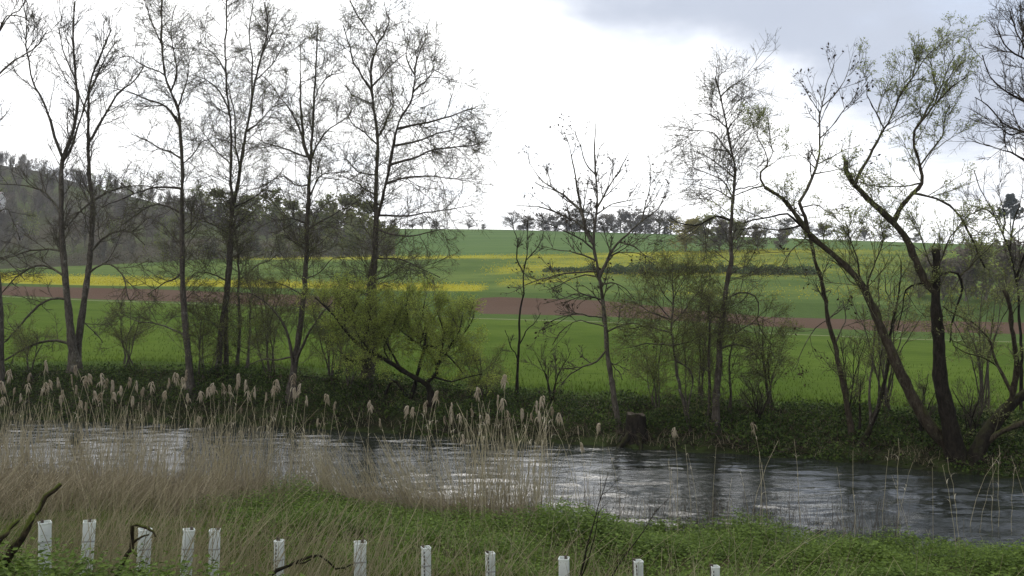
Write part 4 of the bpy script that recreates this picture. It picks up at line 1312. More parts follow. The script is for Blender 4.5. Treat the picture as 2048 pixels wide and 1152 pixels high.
link('bank_undergrowth', Geo().add(V, Q).mesh('bank_undergrowth', M['bramble'], False), label='dark bramble and ivy leaves covering the far bank', kind='stuff')
N = 2600
px = rng.uniform(-120, 2170, N)
b0 = on(c_water, c_lip, px, rng.uniform(0.05, 1.05, N).clip(0, 1))
d = norm(rng.normal(size=(N, 3)) * np.array([1, 0.7, 0.3]) + np.array([0, -0.2, 1.0]))
L = rng.uniform(0.4, 1.2, N)
s = np.linspace(0, 1, 5)[None, :, None]
pp = b0[:, None] + d[:, None] * L[:, None, None] * s + np.array([0, 0, -0.5])[None, None] * L[:, None, None] * s ** 2 * rng.random(N)[:, None, None]
V, Q, _ = tubes(pp, np.linspace(0.008, 0.004, 5)[None].repeat(N, 0), 3)
link('bank_twigs', Geo().add(V, Q).mesh('bank_twigs', M['dry_twig']), label='dead twigs and bramble canes on the far bank', kind='stuff')

N = 5200
px = rng.uniform(-120, 2170, N)
b0 = on(c_water, c_lip, px, rng.uniform(0.03, 1.0, N))
ok = rng.random(N) < vnoise(b0[:, 0] * 0.6, b0[:, 1] * 0.8, 19) ** 1.5 * 1.6
b0 = b0[ok]
a = rng.random(len(b0)) * 6.283
V, Q = blades(b0, np.stack([np.cos(a), np.sin(a) - .6, 0 * a - .3], 1), rng.uniform(.3, .8, len(b0)), .016, rng.uniform(.5, 1.3, len(b0)), 4)
link('bank_dead_grass', Geo().add(V, Q).mesh('bank_dead_grass', M['reed_litter'], False), label='withered grass hanging over the far bank', kind='stuff')
N = 260
px = rng.uniform(-120, 2170, N)
b0 = on(c_water, c_lip, px, rng.uniform(0.03, 0.3, N)) + np.array([0, 0, .08])
d = np.stack([rng.normal(size=N), -np.abs(rng.normal(size=N)) * .5, rng.uniform(-.3, .3, N)], 1)
L = rng.uniform(.3, 1.0, N)
s = np.linspace(0, 1, 6)[None, :, None]
pp = b0[:, None] + norm(d)[:, None] * L[:, None, None] * s + np.array([0, 0, -.45])[None, None] * s ** 2 + rng.normal(size=(N, 6, 3)) * .03
V, Q, _ = tubes(pp, np.linspace(1, .3, 6)[None] * rng.uniform(.012, .035, (N, 1)), 4)
link('bank_roots', Geo().add(V, Q).mesh('bank_roots', M['bark_dark'], False), label='bare roots poking out of the mud at the far waterline', kind='stuff')

# grass on the bank top and the near edge of the meadow
N = 16000
px = rng.uniform(-120, 2170, N)
v = rng.random(N) ** 2.2
pm = np.where((rng.random(N) < 0.3)[:, None], on(c_lip, c_top, px, rng.random(N)), on(c_top, c_trk, px, v * 0.35))
a = rng.random(N) * 6.283
V, Q = blades(pm, np.stack([np.cos(a), np.sin(a), 0 * a], 1), rng.uniform(0.08, 0.24, N), 0.03, rng.uniform(0.1, 0.6, N), 3)
link('meadow_grass', Geo().add(V, Q).mesh('meadow_grass', M['meadow_grass'], False), label='tufts of fresh meadow grass beyond the bank', kind='stuff')

# ------------------------------------------------------------------ rape flowers in the field
N = 110000
px = rng.uniform(-150, 2200, N)
pf = on(c_yel, c_upl, px, rng.random(N) ** 1.3)
den_ = flower_density(*to_px(pf)) * (0.4 + 0.9 * vnoise(pf[:, 0] * 0.12, pf[:, 1] * 0.3, 14))
pf = pf[rng.random(N) < den_ * 1.2]
pf[:, 2] += rng.uniform(0.15, 0.55, len(pf))
V, Q = leaf_quads(pf, norm(rng.normal(size=pf.shape) + np.array([0, 0, 0.7])), rng.uniform(0.14, 0.32, len(pf)), 0.8)
link('rape_flowers', Geo().add(V, Q).mesh('rape_flowers', M['rape_flower'], False), label='yellow rape flowers standing in strips across the field', kind='stuff')


# ------------------------------------------------------------------ far trees: prototypes about 1 m tall, scaled
def far_proto(seed, style):
    """returns (trunk Geo, crown Geo) of a tree of unit height"""
    global rng
    rng = np.random.default_rng(seed)
    n = 7
    p = np.zeros((n, 3))
    p[:, 2] = np.linspace(-0.03, 0.86, n)
    p[1:, :2] = np.cumsum(rng.normal(size=(n - 1, 2)) * 0.014, 0)
    r = np.linspace(0.018, 0.004, n)
    tr, cr = Geo(), Geo()
    V, Q, T_ = tubes(p[None], r[None], 5, True)
    tr.add(V, Q, T_)
    if style == 'wood':
        P1, R1 = grow(p[None], r[None], 22, 0.15, (0.5, 0.95), 0.5, 0.35, 0.09, 0.14, 3, 0.010, 0.004, 0.8, tpow=1.1)
        P2, R2 = grow(P1, R1, 10, 0.15, (0.4, 0.9), 0.22, 0.25, 0.0, 0.2, 2, 0.008, 0.005, 0.9)
        for pp, rr in ((P1, R1), (P2, R2)):
            V, Q, _ = tubes(pp, rr, 3)
            cr.add(V, Q, m=0)
    elif style == 'bare':
        P1, R1 = grow(p[None], r[None], 24, 0.10, (0.6, 1.1), 0.58, 0.30, 0.09, 0.14, 5, 0.010, 0.004, 0.8, tpow=1.25)
        P2, R2 = grow(P1, R1, 7, 0.15, (0.4, 0.9), 0.24, 0.2, 0.05, 0.2, 3, 0.006, 0.003, 0.9)
        P3_, R3 = grow(P2, R2, 4, 0.1, (0.4, 0.9), 0.12, 0.15, 0.0, 0.2, 2, 0.004, 0.0028, 0.9)
        for pp, rr in ((P1, R1), (P2, R2), (P3_, R3)):
            V, Q, _ = tubes(pp, rr, 3)
            cr.add(V, Q, m=0)
    else:
        nl = {'leafy': 15, 'hazy': 13, 'shrub': 22}[style]
        t0 = {'leafy': 0.08, 'hazy': 0.08, 'shrub': 0.02}[style]
        P1, R1 = grow(p[None], r[None], nl, t0, (0.6, 1.15), 0.55, 0.3, 0.08, 0.14, 4, 0.008, 0.003, 0.8, tpow=1.3)
        P2, R2 = grow(P1, R1, 7, 0.15, (0.4, 1.0), 0.22, 0.15, 0.03, 0.2, 2, 0.004, 0.002, 0.9)
        for pp, rr in ((P1, R1), (P2, R2)):
            V, Q, _ = tubes(pp, rr, 3)
            cr.add(V, Q, m=0)
        V, Q = leaves_on(P2, {'leafy': 13, 'hazy': 5, 'shrub': 11}[style], {'leafy': 0.056, 'hazy': 0.050, 'shrub': 0.050}[style], 0.028, 0.0, asp=0.7)
        cr.add(V, Q, m=1)
    return tr, cr


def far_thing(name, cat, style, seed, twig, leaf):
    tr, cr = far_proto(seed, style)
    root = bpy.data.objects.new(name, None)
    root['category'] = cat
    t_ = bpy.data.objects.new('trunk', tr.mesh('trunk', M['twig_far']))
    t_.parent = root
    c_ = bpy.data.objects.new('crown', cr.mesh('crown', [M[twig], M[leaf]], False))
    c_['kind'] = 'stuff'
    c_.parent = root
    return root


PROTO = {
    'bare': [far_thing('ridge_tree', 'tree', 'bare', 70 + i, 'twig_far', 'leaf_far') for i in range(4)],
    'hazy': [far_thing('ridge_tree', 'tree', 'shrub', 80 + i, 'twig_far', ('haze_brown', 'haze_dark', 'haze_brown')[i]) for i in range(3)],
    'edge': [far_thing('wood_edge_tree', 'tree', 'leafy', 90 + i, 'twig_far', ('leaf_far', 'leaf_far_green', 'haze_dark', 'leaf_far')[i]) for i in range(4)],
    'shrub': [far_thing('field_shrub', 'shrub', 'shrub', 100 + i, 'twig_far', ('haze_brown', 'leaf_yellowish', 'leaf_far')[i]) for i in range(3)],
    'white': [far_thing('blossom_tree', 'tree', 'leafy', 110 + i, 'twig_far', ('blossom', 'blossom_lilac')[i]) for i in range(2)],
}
ORD = 'first second third fourth fifth sixth seventh eighth ninth tenth eleventh twelfth thirteenth fourteenth fifteenth sixteenth seventeenth eighteenth nineteenth twentieth'.split()
r4 = np.random.default_rng(51)


def place(proto, p, h, label, group, wide=1.0):
    o = copy_thing(proto, tuple(p), r4.uniform(0, 6.28), (h * wide, h * wide, h), label)
    o['group'] = group
    return o


ridge = [(825, 17, 0), (846, 20, 0), (872, 14, 1), (938, 18, 0), (968, 9, 1), (1028, 30, 0), (1056, 27, 1), (1085, 28, 0), (1112, 30, 1), (1135, 31, 0), (1160, 36, 1), (1188, 32, 0), (1215, 35, 1), (1242, 38, 0), (1266, 40, 1), (1290, 36, 1), (1318, 40, 0), (1342, 38, 0)]
for i, (px, hp, st) in enumerate(ridge):
    g = c_rdg(np.array(px))
    h = hp * 1.2 * g[1] / F
    if st:
        lab = 'hazy rounded ridge tree, %s from the left along the open skyline' % ORD[i]
    else:
        lab = 'bare branching ridge tree, %s from the left along the open skyline' % ORD[i]
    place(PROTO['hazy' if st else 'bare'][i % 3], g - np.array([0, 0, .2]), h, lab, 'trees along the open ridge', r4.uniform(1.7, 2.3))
for i, px in enumerate(np.linspace(1040, 1350, 17)):
    g = c_rdg(np.array(px + r4.normal() * 5)) + np.array([0, 4.0, -.3])
    place(PROTO['hazy'][i % 3], g, r4.uniform(11, 21) * g[1] / F, 'low hazy bush between the ridge trees, %s from the left' % ORD[i], 'low bushes on the ridge', 2.2)
for i, (px, hp) in enumerate([(1385, 36), (1440, 40), (1480, 34), (1530, 36), (1575, 38), (1610, 34), (1648, 36), (1690, 30), (1728, 28), (1768, 26), (1830, 18), (1880, 14)]):
    g = c_rdg(np.array(px))
    place(PROTO['bare' if i % 2 else 'hazy'][i % 3], g - np.array([0, 0, .2]), hp * g[1] / F, '%s, %s from the left behind the bush clump' % ('thin bare ridge tree' if i % 2 else 'small hazy ridge tree', ORD[i]), 'ridge trees behind the bush clump', 2.0)

edge = [(395, 430, 50, 1), (430, 455, 68, 0), (468, 462, 66, 2), (505, 470, 70, 0), (545, 478, 78, 1), (585, 482, 72, 0), (622, 488, 66, 2), (655, 492, 82, 1), (690, 494, 94, 0), (722, 500, 84, 3), (752, 506, 62, 0), (775, 510, 46, 1), (610, 508, 40, 1), (660, 510, 44, 3), (700, 511, 50, 1), (560, 512, 44, 0), (510, 515, 46, 2), (460, 517, 42, 1), (415, 520, 44, 2), (738, 512, 44, 2)]
for i, (px, py, hp, k) in enumerate(edge):
    lo, hi = float(upl_py(px)), float(rdg_py(px))
    g = on(c_upl, c_rdg, np.array(px), np.clip((py - lo) / (hi - lo), 0, 1))
    row = 'front' if i >= 12 else 'back'
    lab = '%s tree of the wood edge, %s row, %s from the left' % (('olive rounded', 'fresh green rounded', 'dark brownish', 'olive bushy')[k], row, ORD[sorted([e[0] for e in (edge[12:] if i >= 12 else edge[:12])]).index(px)])
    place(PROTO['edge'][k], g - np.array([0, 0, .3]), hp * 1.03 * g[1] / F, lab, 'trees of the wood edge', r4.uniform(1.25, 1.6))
for px, py, hp, k, lab in [(402, 452, 40, 0, 'white blossoming tree at the wood edge, behind the single alder'), (40, 500, 34, 1, 'pale lilac blossoming tree low in the hill wood by the left edge')]:
    lo, hi = float(upl_py(px)), float(rdg_py(px))
    g = on(c_upl, c_rdg, np.array(px), np.clip((py - lo) / (hi - lo), 0, 1))
    place(PROTO['white'][k], g, hp * g[1] / F, lab, 'blossoming trees')
# bushes in the fields
fs = [(1372, 499, 48, 1, 'yellowish bush at the left end of the clump below the ridge'), (1405, 500, 50, 2, 'second bush of the clump below the ridge'), (1440, 500, 44, 0, 'dark middle bush of the clump below the ridge'), (1478, 499, 42, 2, 'fourth bush of the clump below the ridge, behind the alder spire'), (1515, 498, 36, 0, 'dark bush right of the alder spire, below the ridge'), (1560, 498, 30, 0, 'lowest bush at the right end of the clump below the ridge')]
for px, py, hp, k, lab in fs:
    g = c_upl(np.array(px)) - np.array([0, 0, .3])
    place(PROTO['shrub'][k], g, hp * 1.35 * g[1] / F, lab, 'bush clump below the ridge', 1.6)
for i, (px, py, hp, k) in enumerate([(1835, 600, 70, 2), (1885, 603, 90, 0), (1930, 605, 95, 0), (1975, 607, 105, 2), (2020, 607, 110, 0), (2065, 608, 110, 0)]):
    lo, hi = float(yel_py(px)), float(upl_py(px))
    g = on(c_yel, c_upl, np.array(px), np.clip((py - lo) / (hi - lo), 0, 1)) - np.array([0, 0, .3])
    place(PROTO['shrub'][k], g, hp * 1.1 * g[1] / F, 'brownish thicket bush on the slope behind the old willow, %s from the left' % ORD[i], 'thicket bushes behind the willow', 1.25)


def hedge(label, px0, px1, py, hp, mat, seed, n=2600):
    r = np.random.default_rng(seed)
    global rng
    rng = r
    pxx = r.uniform(px0, px1, n)
    lo, hi = float(yel_py((px0 + px1) / 2)), float(upl_py((px0 + px1) / 2))
    v_ = np.clip((py - lo) / (hi - lo), 0, 1)
    p_ = on(c_yel, c_upl, pxx, np.full(n, v_))
    hm = hp * p_[:, 1] / F
    env = np.sqrt(np.clip(1 - ((pxx - (px0 + px1) / 2) / ((px1 - px0) / 2)) ** 4, 0.05, 1)) * (0.55 + 0.6 * vnoise(pxx * 0.06, pxx * 0 + seed, seed))
    p_[:, 1] += r.normal(size=n) * 0.9
    p_[:, 2] += hm * env * (0.55 + 0.5 * vnoise(pxx * 0.16, pxx * 0 + 2, seed + 5)) * r.random(n) ** 0.9
    V, Q = leaf_quads(p_, norm(r.normal(size=(n, 3))), r.uniform(0.25, 0.55, n), 0.7)
    g = Geo().add(V, Q)
    base = on(c_yel, c_upl, np.array((px0 + px1) / 2), v_)
    root = link('hedge', None, label=label, cat='hedge', group='dark hedges in the field', loc=tuple(base))
    link('foliage', g.mesh('foliage', mat, False, base), root, kind='stuff')
    m_ = 40
    pxs_ = np.linspace(px0 + 2, px1 - 2, m_)
    b_ = on(c_yel, c_upl, pxs_, np.full(m_, v_))
    pp = np.stack([b_ + np.array([0, 0, -.2]), b_ + np.stack([r.normal(size=m_) * .15, 0 * pxs_, hp * .6 * b_[:, 1] / F], 1)], 1)
    V, Q, _ = tubes(pp, np.full((m_, 2), .05), 4)
    link('stems', Geo().add(V, Q).mesh('stems', M['twig_far'], True, base), root, kind='stuff')


hedge('long dark hedge across the flowering field, behind the seed-hung ash', 1205, 1335, 557, 24, M['hedge_leaf'], 1)
hedge('low dim hedge left of the seed-hung ash', 1085, 1205, 552, 13, M['hedge_leaf'], 2, 1500)
hedge('dark hedge behind the alder spire', 1335, 1480, 556, 24, M['hedge_leaf'], 3)
hedge('dark hedge between the alder spire and the leaning ash', 1480, 1640, 560, 26, M['hedge_leaf'], 4, 3000)

# conifer at the right edge
g = on(c_upl, c_rdg, np.array(2022), 0.75)
hc = 106 * g[1] / F
rng = np.random.default_rng(61)
root = link('conifer_tree', None, label='dark pointed conifer on the skyline at the right edge', cat='tree', loc=tuple(g - np.array([0, 0, .3])))
p = np.array([[0, 0, 0], [0, 0, hc * .5], [0.05, 0, hc * .98]])
V, Q, T_ = tubes(p[None], np.array([[.28, .17, .03]]), 6, True)
link('trunk', Geo().add(V, Q, T_).mesh('trunk', M['bark_dark']), root)
pt = resample(p, 12)[None]
P1, R1 = grow(pt, np.full((1, 12), .1), 110, .12, (1.2, 1.6), hc * .36, 0.0, -0.03, .08, 4, .05, .015, .9, lt=0.92)
P2, R2 = grow(P1, R1, 6, .1, (.5, .9), 1.2, 0, -0.05, .1, 3, .02, .01, .9)
cg = Geo()
for pp, rr in ((P1, R1), (P2, R2)):
    V, Q, _ = tubes(pp, rr, 3)
    cg.add(V, Q)
V, Q = leaves_on(P2, 12, .70, .12, 0, .2, .4)
cg.add(V, Q)
link('crown', cg.mesh('crown', M['needle'], False), root, kind='stuff')

# forest on the hill: one mass of bare trees
rng = np.random.default_rng(71)
FP = []
for i in range(6):
    tr, cr = far_proto(120 + i, 'wood' if i % 2 else 'hazy')
    FP.append((np.concatenate(tr.v), np.concatenate(tr.q), np.concatenate(tr.t), cr))
rf = np.random.default_rng(72)
fg = [Geo(), Geo(), Geo()]
cnt = 0
lists = []
for px in np.arange(-420, 800, 1.0):
    pass
while cnt < 365:
    px = rf.uniform(-130, 790)
    v_ = rf.random() ** 0.8 if cnt > 105 else rf.uniform(0.9, 1.0)
    if px > 400 and v_ < 0.5 and rf.random() < 0.7:
        continue
    if 362 < px < 402 and v_ < 0.8:
        continue
    if 195 < px < 290 and 0.62 < v_ < 0.8:
        continue
    g = on(c_upl, c_rdg, np.array(px), v_)
    h = rf.uniform(7.0, 11.0) * (0.8 if v_ > 0.9 else 1.0) * (0.8 if px > 420 else 1.0) * (0.75 if px > 700 else 1)
    tv, tq, tt_, cr = FP[rf.integers(6)]
    a = rf.uniform(0, 6.28)
    Rm = np.array([[math.cos(a), -math.sin(a), 0], [math.sin(a), math.cos(a), 0], [0, 0, 1]])
    s3 = np.array([h * 1.0, h * 1.0, h])
    # three tints of one wood
    k = 0 if rf.random() < 0.5 else (1 if rf.random() < 0.55 else 2)
    fg[k].add((tv * s3) @ Rm.T + g, tq, tt_, 0)
    cv_ = np.concatenate(cr.v)
    off = 0
    nq = [q_ for q_ in cr.q]
    mats_ = [m_[0] for m_ in cr.qm]
    cvv = (cv_ * s3) @ Rm.T + g
    b0_ = fg[k].n
    fg[k].add(cvv, np.concatenate([q_ for q_, m_ in zip(nq, mats_) if m_ == 0]), None, 0)
    if 1 in mats_:
        fg[k].q.append(np.concatenate([q_ for q_, m_ in zip(nq, mats_) if m_ == 1]) + b0_)
        fg[k].qm.append(np.full(len(fg[k].q[-1]), 1))
    cnt += 1
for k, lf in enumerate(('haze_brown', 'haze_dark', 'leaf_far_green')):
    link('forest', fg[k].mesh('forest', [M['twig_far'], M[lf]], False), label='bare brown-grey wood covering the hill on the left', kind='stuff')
# scrub along the foot of the wood
N = 9000
px = rf.uniform(-420, 790, N)
pb = on(c_upl, c_rdg, px, rf.random(N) * 0.06)
pb[:, 2] += rf.random(N) ** 0.8 * (2.0 + 4.5 * vnoise(px * 0.05, px * 0, 9)) * np.where(px < 430, 1.0, 0.5)
V, Q = leaf_quads(pb, norm(rf.normal(size=(N, 3))), rf.uniform(0.3, 0.7, N), 0.6)
link('wood_scrub', Geo().add(V, Q).mesh('wood_scrub', M['haze_dark'], False), label='dark scrub along the foot of the hill wood', kind='stuff')

# white house at the left edge, up in the wood
g = on(c_upl, c_rdg, np.array(-32), 0.66)
g = P(-16, 410, 300.0)
root = link('house', None, label='white gabled house peeping in at the left edge of the hill wood', cat='house', loc=tuple(g))
bw, bd, bh = 3.2, 3.0, 2.6


def box(x0, x1, y0, y1, z0, z1):
    V = np.array([[x, y, z] for z in (z0, z1) for x, y in ((x0, y0), (x1, y0), (x1, y1), (x0, y1))])
    return V, np.array([[0, 3, 2, 1], [4, 5, 6, 7], [0, 1, 5, 4], [1, 2, 6, 5], [2, 3, 7, 6], [3, 0, 4, 7]])


V, Q = box(-bw, bw, -bd, bd, -3, bh)
V = np.concatenate([V, [[-bw, 0, bh + 1.7], [bw, 0, bh + 1.7]]])
link('wall', Geo().add(V, Q, [[4, 7, 8], [5, 9, 6]]).mesh('wall', M['wall_white'], False), root)
gr = Geo()
for sgn in (-1, 1):
    e = np.array([[-bw - .5, sgn * (bd + .6), bh - .45], [bw + .5, sgn * (bd + .6), bh - .45], [bw + .5, 0, bh + 1.8], [-bw - .5, 0, bh + 1.8]])
    e2 = e + np.array([0, 0, .22])
    gr.add(np.concatenate([e, e2]), [[0, 1, 2, 3], [4, 5, 6, 7], [0, 1, 5, 4], [1, 2, 6, 5], [2, 3, 7, 6], [3, 0, 4, 7]])
link('roof', gr.mesh('roof', M['roof_tile'], False), root)
for wx in (-1.9, 0, 1.9):
    V, Q = box(wx - .6, wx + .6, -bd - .04, -bd - .005, 0.8, 2.0)
    link('window', Geo().add(V, Q).mesh('window', M['pane'], False), root)

# ------------------------------------------------------------------ reeds along the near waterline
def reed_proto(seed, plumed, hgt):
    global rng
    rng = np.random.default_rng(seed)
    lean = rng.normal(size=2) * 0.10 * hgt
    n = 9
    s = np.linspace(0, 1, n)
    p = np.zeros((n, 3))
    p[:, 0] = lean[0] * s ** 2
    p[:, 1] = lean[1] * s ** 2
    p[:, 2] = hgt * s
    p[1:-1, :2] += rng.normal(size=(n - 2, 2)) * 0.008
    r = np.linspace(0.0058, 0.0026, n)
    root = bpy.data.objects.new('reed', None)
    V, Q, T_ = tubes(p[None], r[None], 4, True)
    o = bpy.data.objects.new('stalk', Geo().add(V, Q, T_).mesh('stalk', M['reed_stalk']))
    o.parent = root
    if plumed:
        g = Geo()
        ns = int(rng.integers(9, 19))
        spr = rng.choice([0.22, 0.42, 0.6])
        azs = rng.choice([0.5, 0.9, 1.6])
        a0 = rng.uniform(0, 6.28)
        PL = rng.uniform(0.16, 0.29)
        pts = np.zeros((ns, 5, 3))
        for i in range(ns):
            u = i / ns
            st = p[-1] + np.array([0, 0, -PL * 0.75 * u])
            a = a0 + rng.normal() * azs
            dirh = np.array([math.cos(a), math.sin(a), 0])
            L = PL * rng.uniform(0.45, 0.8)
            for j, q in enumerate(np.linspace(0, 1, 5)):
                pts[i, j] = st + dirh * L * spr * (q ** 0.8) + np.array([0, 0, L * (0.30 * q - 0.95 * q * q)])
        rad = np.array([0.002, 0.009, 0.012, 0.008, 0.001])[None].repeat(ns, 0) * rng.uniform(0.7, 1.25, (ns, 1))
        V, Q, _ = tubes(pts, rad, 4)
        g.add(V, Q)
        o = bpy.data.objects.new('plume', g.mesh('plume', M['plume' if seed % 3 else 'plume_dark']))
        o.parent = root
    for i in range(rng.integers(1, 4)):
        t_ = rng.uniform(0.45, 0.92)
        b = np.array([[np.interp(t_, s, p[:, c]) for c in range(3)]])
        a = rng.uniform(0, 6.28)
        V, Q = blades(b, np.array([[math.cos(a), math.sin(a), -0.5]]), rng.uniform(.10, .24), .022, rng.uniform(.5, 1.1), 4)
        o = bpy.data.objects.new('leaf', Geo().add(V, Q).mesh('leaf', M['reed_leaf'], False))
        o.parent = root
    return root, p[-1].copy()


plumed = [reed_proto(200 + i, True, 2.6) for i in range(12)]
bare_ = [reed_proto(230 + i, False, 2.2) for i in range(8)]
PL = [(92, 716), (151, 726), (117, 751), (56, 763), (31, 771), (90, 761), (99, 756), (152, 766), (170, 748), (176, 744), (212, 753), (201, 743), (225, 756), (260, 751), (272, 758), (303, 760), (285, 771), (351, 741), (367, 751), (374, 736), (400, 778), (427, 762), (445, 762), (459, 766), (477, 743), (475, 758), (492, 756), (495, 778), (484, 808), (397, 828), (377, 783), (300, 796), (332, 778), (225, 781), (200, 781), (186, 778), (122, 786), (125, 776), (42, 783), (7, 790), (25, 818), (4, 758), (160, 796), (172, 800), (551, 756), (549, 768), (587, 743), (602, 763), (589, 771), (532, 781), (613, 788), (653, 784), (671, 799), (741, 797), (637, 833), (759, 833), (818, 808), (828, 811), (853, 797), (877, 778), (903, 801), (889, 828), (904, 823), (918, 823), (943, 813), (954, 770), (974, 824), (997, 786), (1007, 793), (1012, 746), (1014, 816), (923, 865), (1044, 813), (1063, 821), (1072, 798), (1085, 788), (1106, 810), (1119, 822), (1076, 818), (1155, 848), (1201, 843), (1349, 851), (1506, 841), (1160, 881), (265, 788), (338, 752), (508, 770), (418, 770), (60, 742), (20, 735), (240, 768), (142, 745)]
r5 = np.random.default_rng(81)
base_off = lambda px: np.interp(px, [0, 600, 1100, 1600], [1.1, 0.8, 0.3, 0.3])


def put_reed(pr, tip, px, py, Y, label, group):
    top = P(px, py, Y)
    zg = max(float(near_z(top[0], Y)), -0.5)
    h = top[2] - zg
    sz = h / tip[2]
    a = r5.uniform(0, 6.28)
    sx = min(max(sz, .8), 1.15)
    ex = np.array([math.cos(a) * tip[0] - math.sin(a) * tip[1], math.sin(a) * tip[0] + math.cos(a) * tip[1]]) * sz
    o = copy_thing(pr, (top[0] - ex[0], Y - ex[1], zg), a, sz, label)
    o['group'] = group
    o['category'] = 'reed'
    return o


for i, (px, py) in enumerate(PL):
    yw = float(py_to_Y0(near_water_py(px)))
    Y = yw + r5.uniform(-1.8, 0.9)
    pr, tip = plumed[i % 12]
    if px > 1140:
        lab = {1155: 'lone plumed reed left of the stump, its plume against the bank', 1201: 'plumed reed standing in front of the seed-hung ash foot', 1349: 'lone plumed reed right of the tree stump', 1506: 'lone plumed reed in front of the brown twiggy shrub', 1160: 'short plumed reed low over the water left of the stump'}[px]
    else:
        z_ = [(110, 'at the left edge'), (250, 'in front of the twin-stemmed ash'), (420, 'in front of the single alder'), (520, 'in front of the alder cluster'), (640, 'in front of the forked alder'), (800, 'left of the leaning reed clump'), (930, 'in front of the willow bush'), (1141, 'in the dense middle clump below the thin sapling')]
        hi_ = 'tall' if py < 770 else ('middling' if py < 800 else 'short')
        lab = '%s dry reed with buff plume, %s' % (hi_, next(b_ for a_, b_ in z_ if px <= a_))
    put_reed(pr, tip, px, py + 4, Y, lab, 'plumed reeds by the river')
for i in range(190):
    px = r5.choice([r5.uniform(-20, 650), r5.uniform(820, 1110), r5.uniform(-20, 1110), r5.uniform(1110, 1960)], p=[.42, .25, .2, .13])
    yw = float(py_to_Y0(near_water_py(px)))
    Y = yw + r5.uniform(-1.8, 0.8)
    py = r5.uniform(800, 880) if px < 1110 else r5.uniform(870, 960)
    pr, tip = bare_[i % 8]
    z_ = [(200, 'at the far left of the bed'), (420, 'in the bed below the single alder'), (650, 'in the bed below the alder cluster'), (820, 'left of the leaning clump'), (930, 'below the willow bush'), (1112, 'in the dense middle clump'), (1400, 'on its own near the stump'), (2000, 'alone before the open water')]
    put_reed(pr, tip, px, py, Y, 'bare dry reed stalk with pale leaf scraps, ' + next(b_ for a_, b_ in z_ if px <= a_), 'bare reed stalks by the river')
# pale reed tuft in the water at the right
for i, (px, py) in enumerate([(1985, 915), (2002, 905), (1998, 890), (2022, 912), (2030, 930), (1992, 935)]):
    pr, tip = bare_[i]
    put_reed(pr, tip, px, py, 19.5, 'pale reed stalk in the tuft standing in the water at the right', 'reed tuft in the water')


# the reed bed behind: thousands of stalks
def reed_density(px):
    return np.interp(px, [-200, 0, 450, 560, 640, 690, 760, 900, 960, 1090, 1115, 1300, 1700, 2100], [1, 1, 1, .75, .40, .80, .95, .85, 1, 1, .10, .07, .07, .05])


rng = np.random.default_rng(91)
N = 4600
px = rng.uniform(-200, 2100, N)
px = px[rng.random(N) < reed_density(px) * (0.30 + 1.1 * vnoise(px / 24.0, px * 0 + 3, 8))]
N = len(px)
yw = py_to_Y0(near_water_py(px))
wide = np.interp(px, [0, 600, 700, 1100, 1150], [3.0, 2.2, 1.6, 1.5, 0.9])
Yr = yw + 0.9 - rng.random(N) * wide
Xr = (px - W / 2) / F * Yr
zr = np.maximum(near_z(Xr, Yr), -0.6)
hr = np.interp(px, [0, 600, 680, 900, 960, 1110, 1150, 2048], [1.95, 1.75, 1.7, 1.6, 2.1, 2.0, 0.8, 0.7]) * rng.uniform(0.45, 1.22, N)
lean = np.interp(px, [640, 690, 900, 960], [0.05, -0.55, -0.40, 0.0])
s = np.linspace(0, 1, 4)[None, :, None]
dirv = np.stack([lean + rng.normal(size=N) * 0.13, rng.normal(size=N) * 0.12, np.ones(N)], 1)
bend = rng.normal(size=(N, 3)) * np.array([0.10, 0.08, 0.0])
pp = np.stack([Xr, Yr, zr], 1)[:, None] + hr[:, None, None] * (dirv[:, None] * s + bend[:, None] * s ** 2)
V, Q, _ = tubes(pp, np.linspace(0.0062, 0.0032, 4)[None].repeat(N, 0), 3)
gb = Geo().add(V, Q)
sel = rng.random(N) < 0.25
V, Q = blades(pp[sel, 2], norm(rng.normal(size=(sel.sum(), 3)) * np.array([1, 1, .3])), rng.uniform(.08, .3, sel.sum()), .016, rng.uniform(.4, 1.2, sel.sum()), 3)
gb.add(V, Q)
link('reed_bed', gb.mesh('reed_bed', M['reed_stalk'], False), label='dense bed of dry brown reed stalks along the near water', kind='stuff')

# broken litter between the reeds and the slope
N = 21000
px = rng.uniform(-200, 1130, N)
dens = np.interp(px, [-200, 250, 480, 620, 690, 900, 1100, 1130], [1, 1, .75, .25, .55, .5, .4, 0])
px = px[rng.random(N) < dens]
N = len(px)
yw = py_to_Y0(near_water_py(px))
wide = np.interp(px, [0, 300, 520, 650, 1100], [7.0, 5.0, 2.4, 1.0, 0.9])
Yr = yw + 0.5 - rng.random(N) ** 1.3 * wide
Xr = (px - W / 2) / F * Yr
zr = near_z(Xr, Yr)
hr = rng.uniform(0.2, 0.72, N) * np.interp(px, [0, 500, 700], [1, .9, 1.1])
lean = np.interp(px, [0, 500, 690, 900], [.18, .15, -.5, -.3]) + rng.normal(size=N) * .6
dirv = np.stack([lean, rng.normal(size=N) * .55, np.ones(N)], 1)
s3 = np.linspace(0, 1, 3)[None, :, None]
bend = rng.normal(size=(N, 3)) * np.array([.35, .3, .2])
pp = np.stack([Xr, Yr, zr], 1)[:, None] + hr[:, None, None] * (dirv[:, None] * s3 + bend[:, None] * s3 ** 2)
V, Q, _ = tubes(pp, np.linspace(0.0058, 0.0028, 3)[None] * rng.uniform(.5, 1.6, (N, 1)), 3)
link('reed_litter', Geo().add(V, Q).mesh('reed_litter', M['reed_litter'], False), label='tangled broken reed stalks on the near bank', kind='stuff')

# ------------------------------------------------------------------ nettles and grass on the near slope
rng = np.random.default_rng(95)


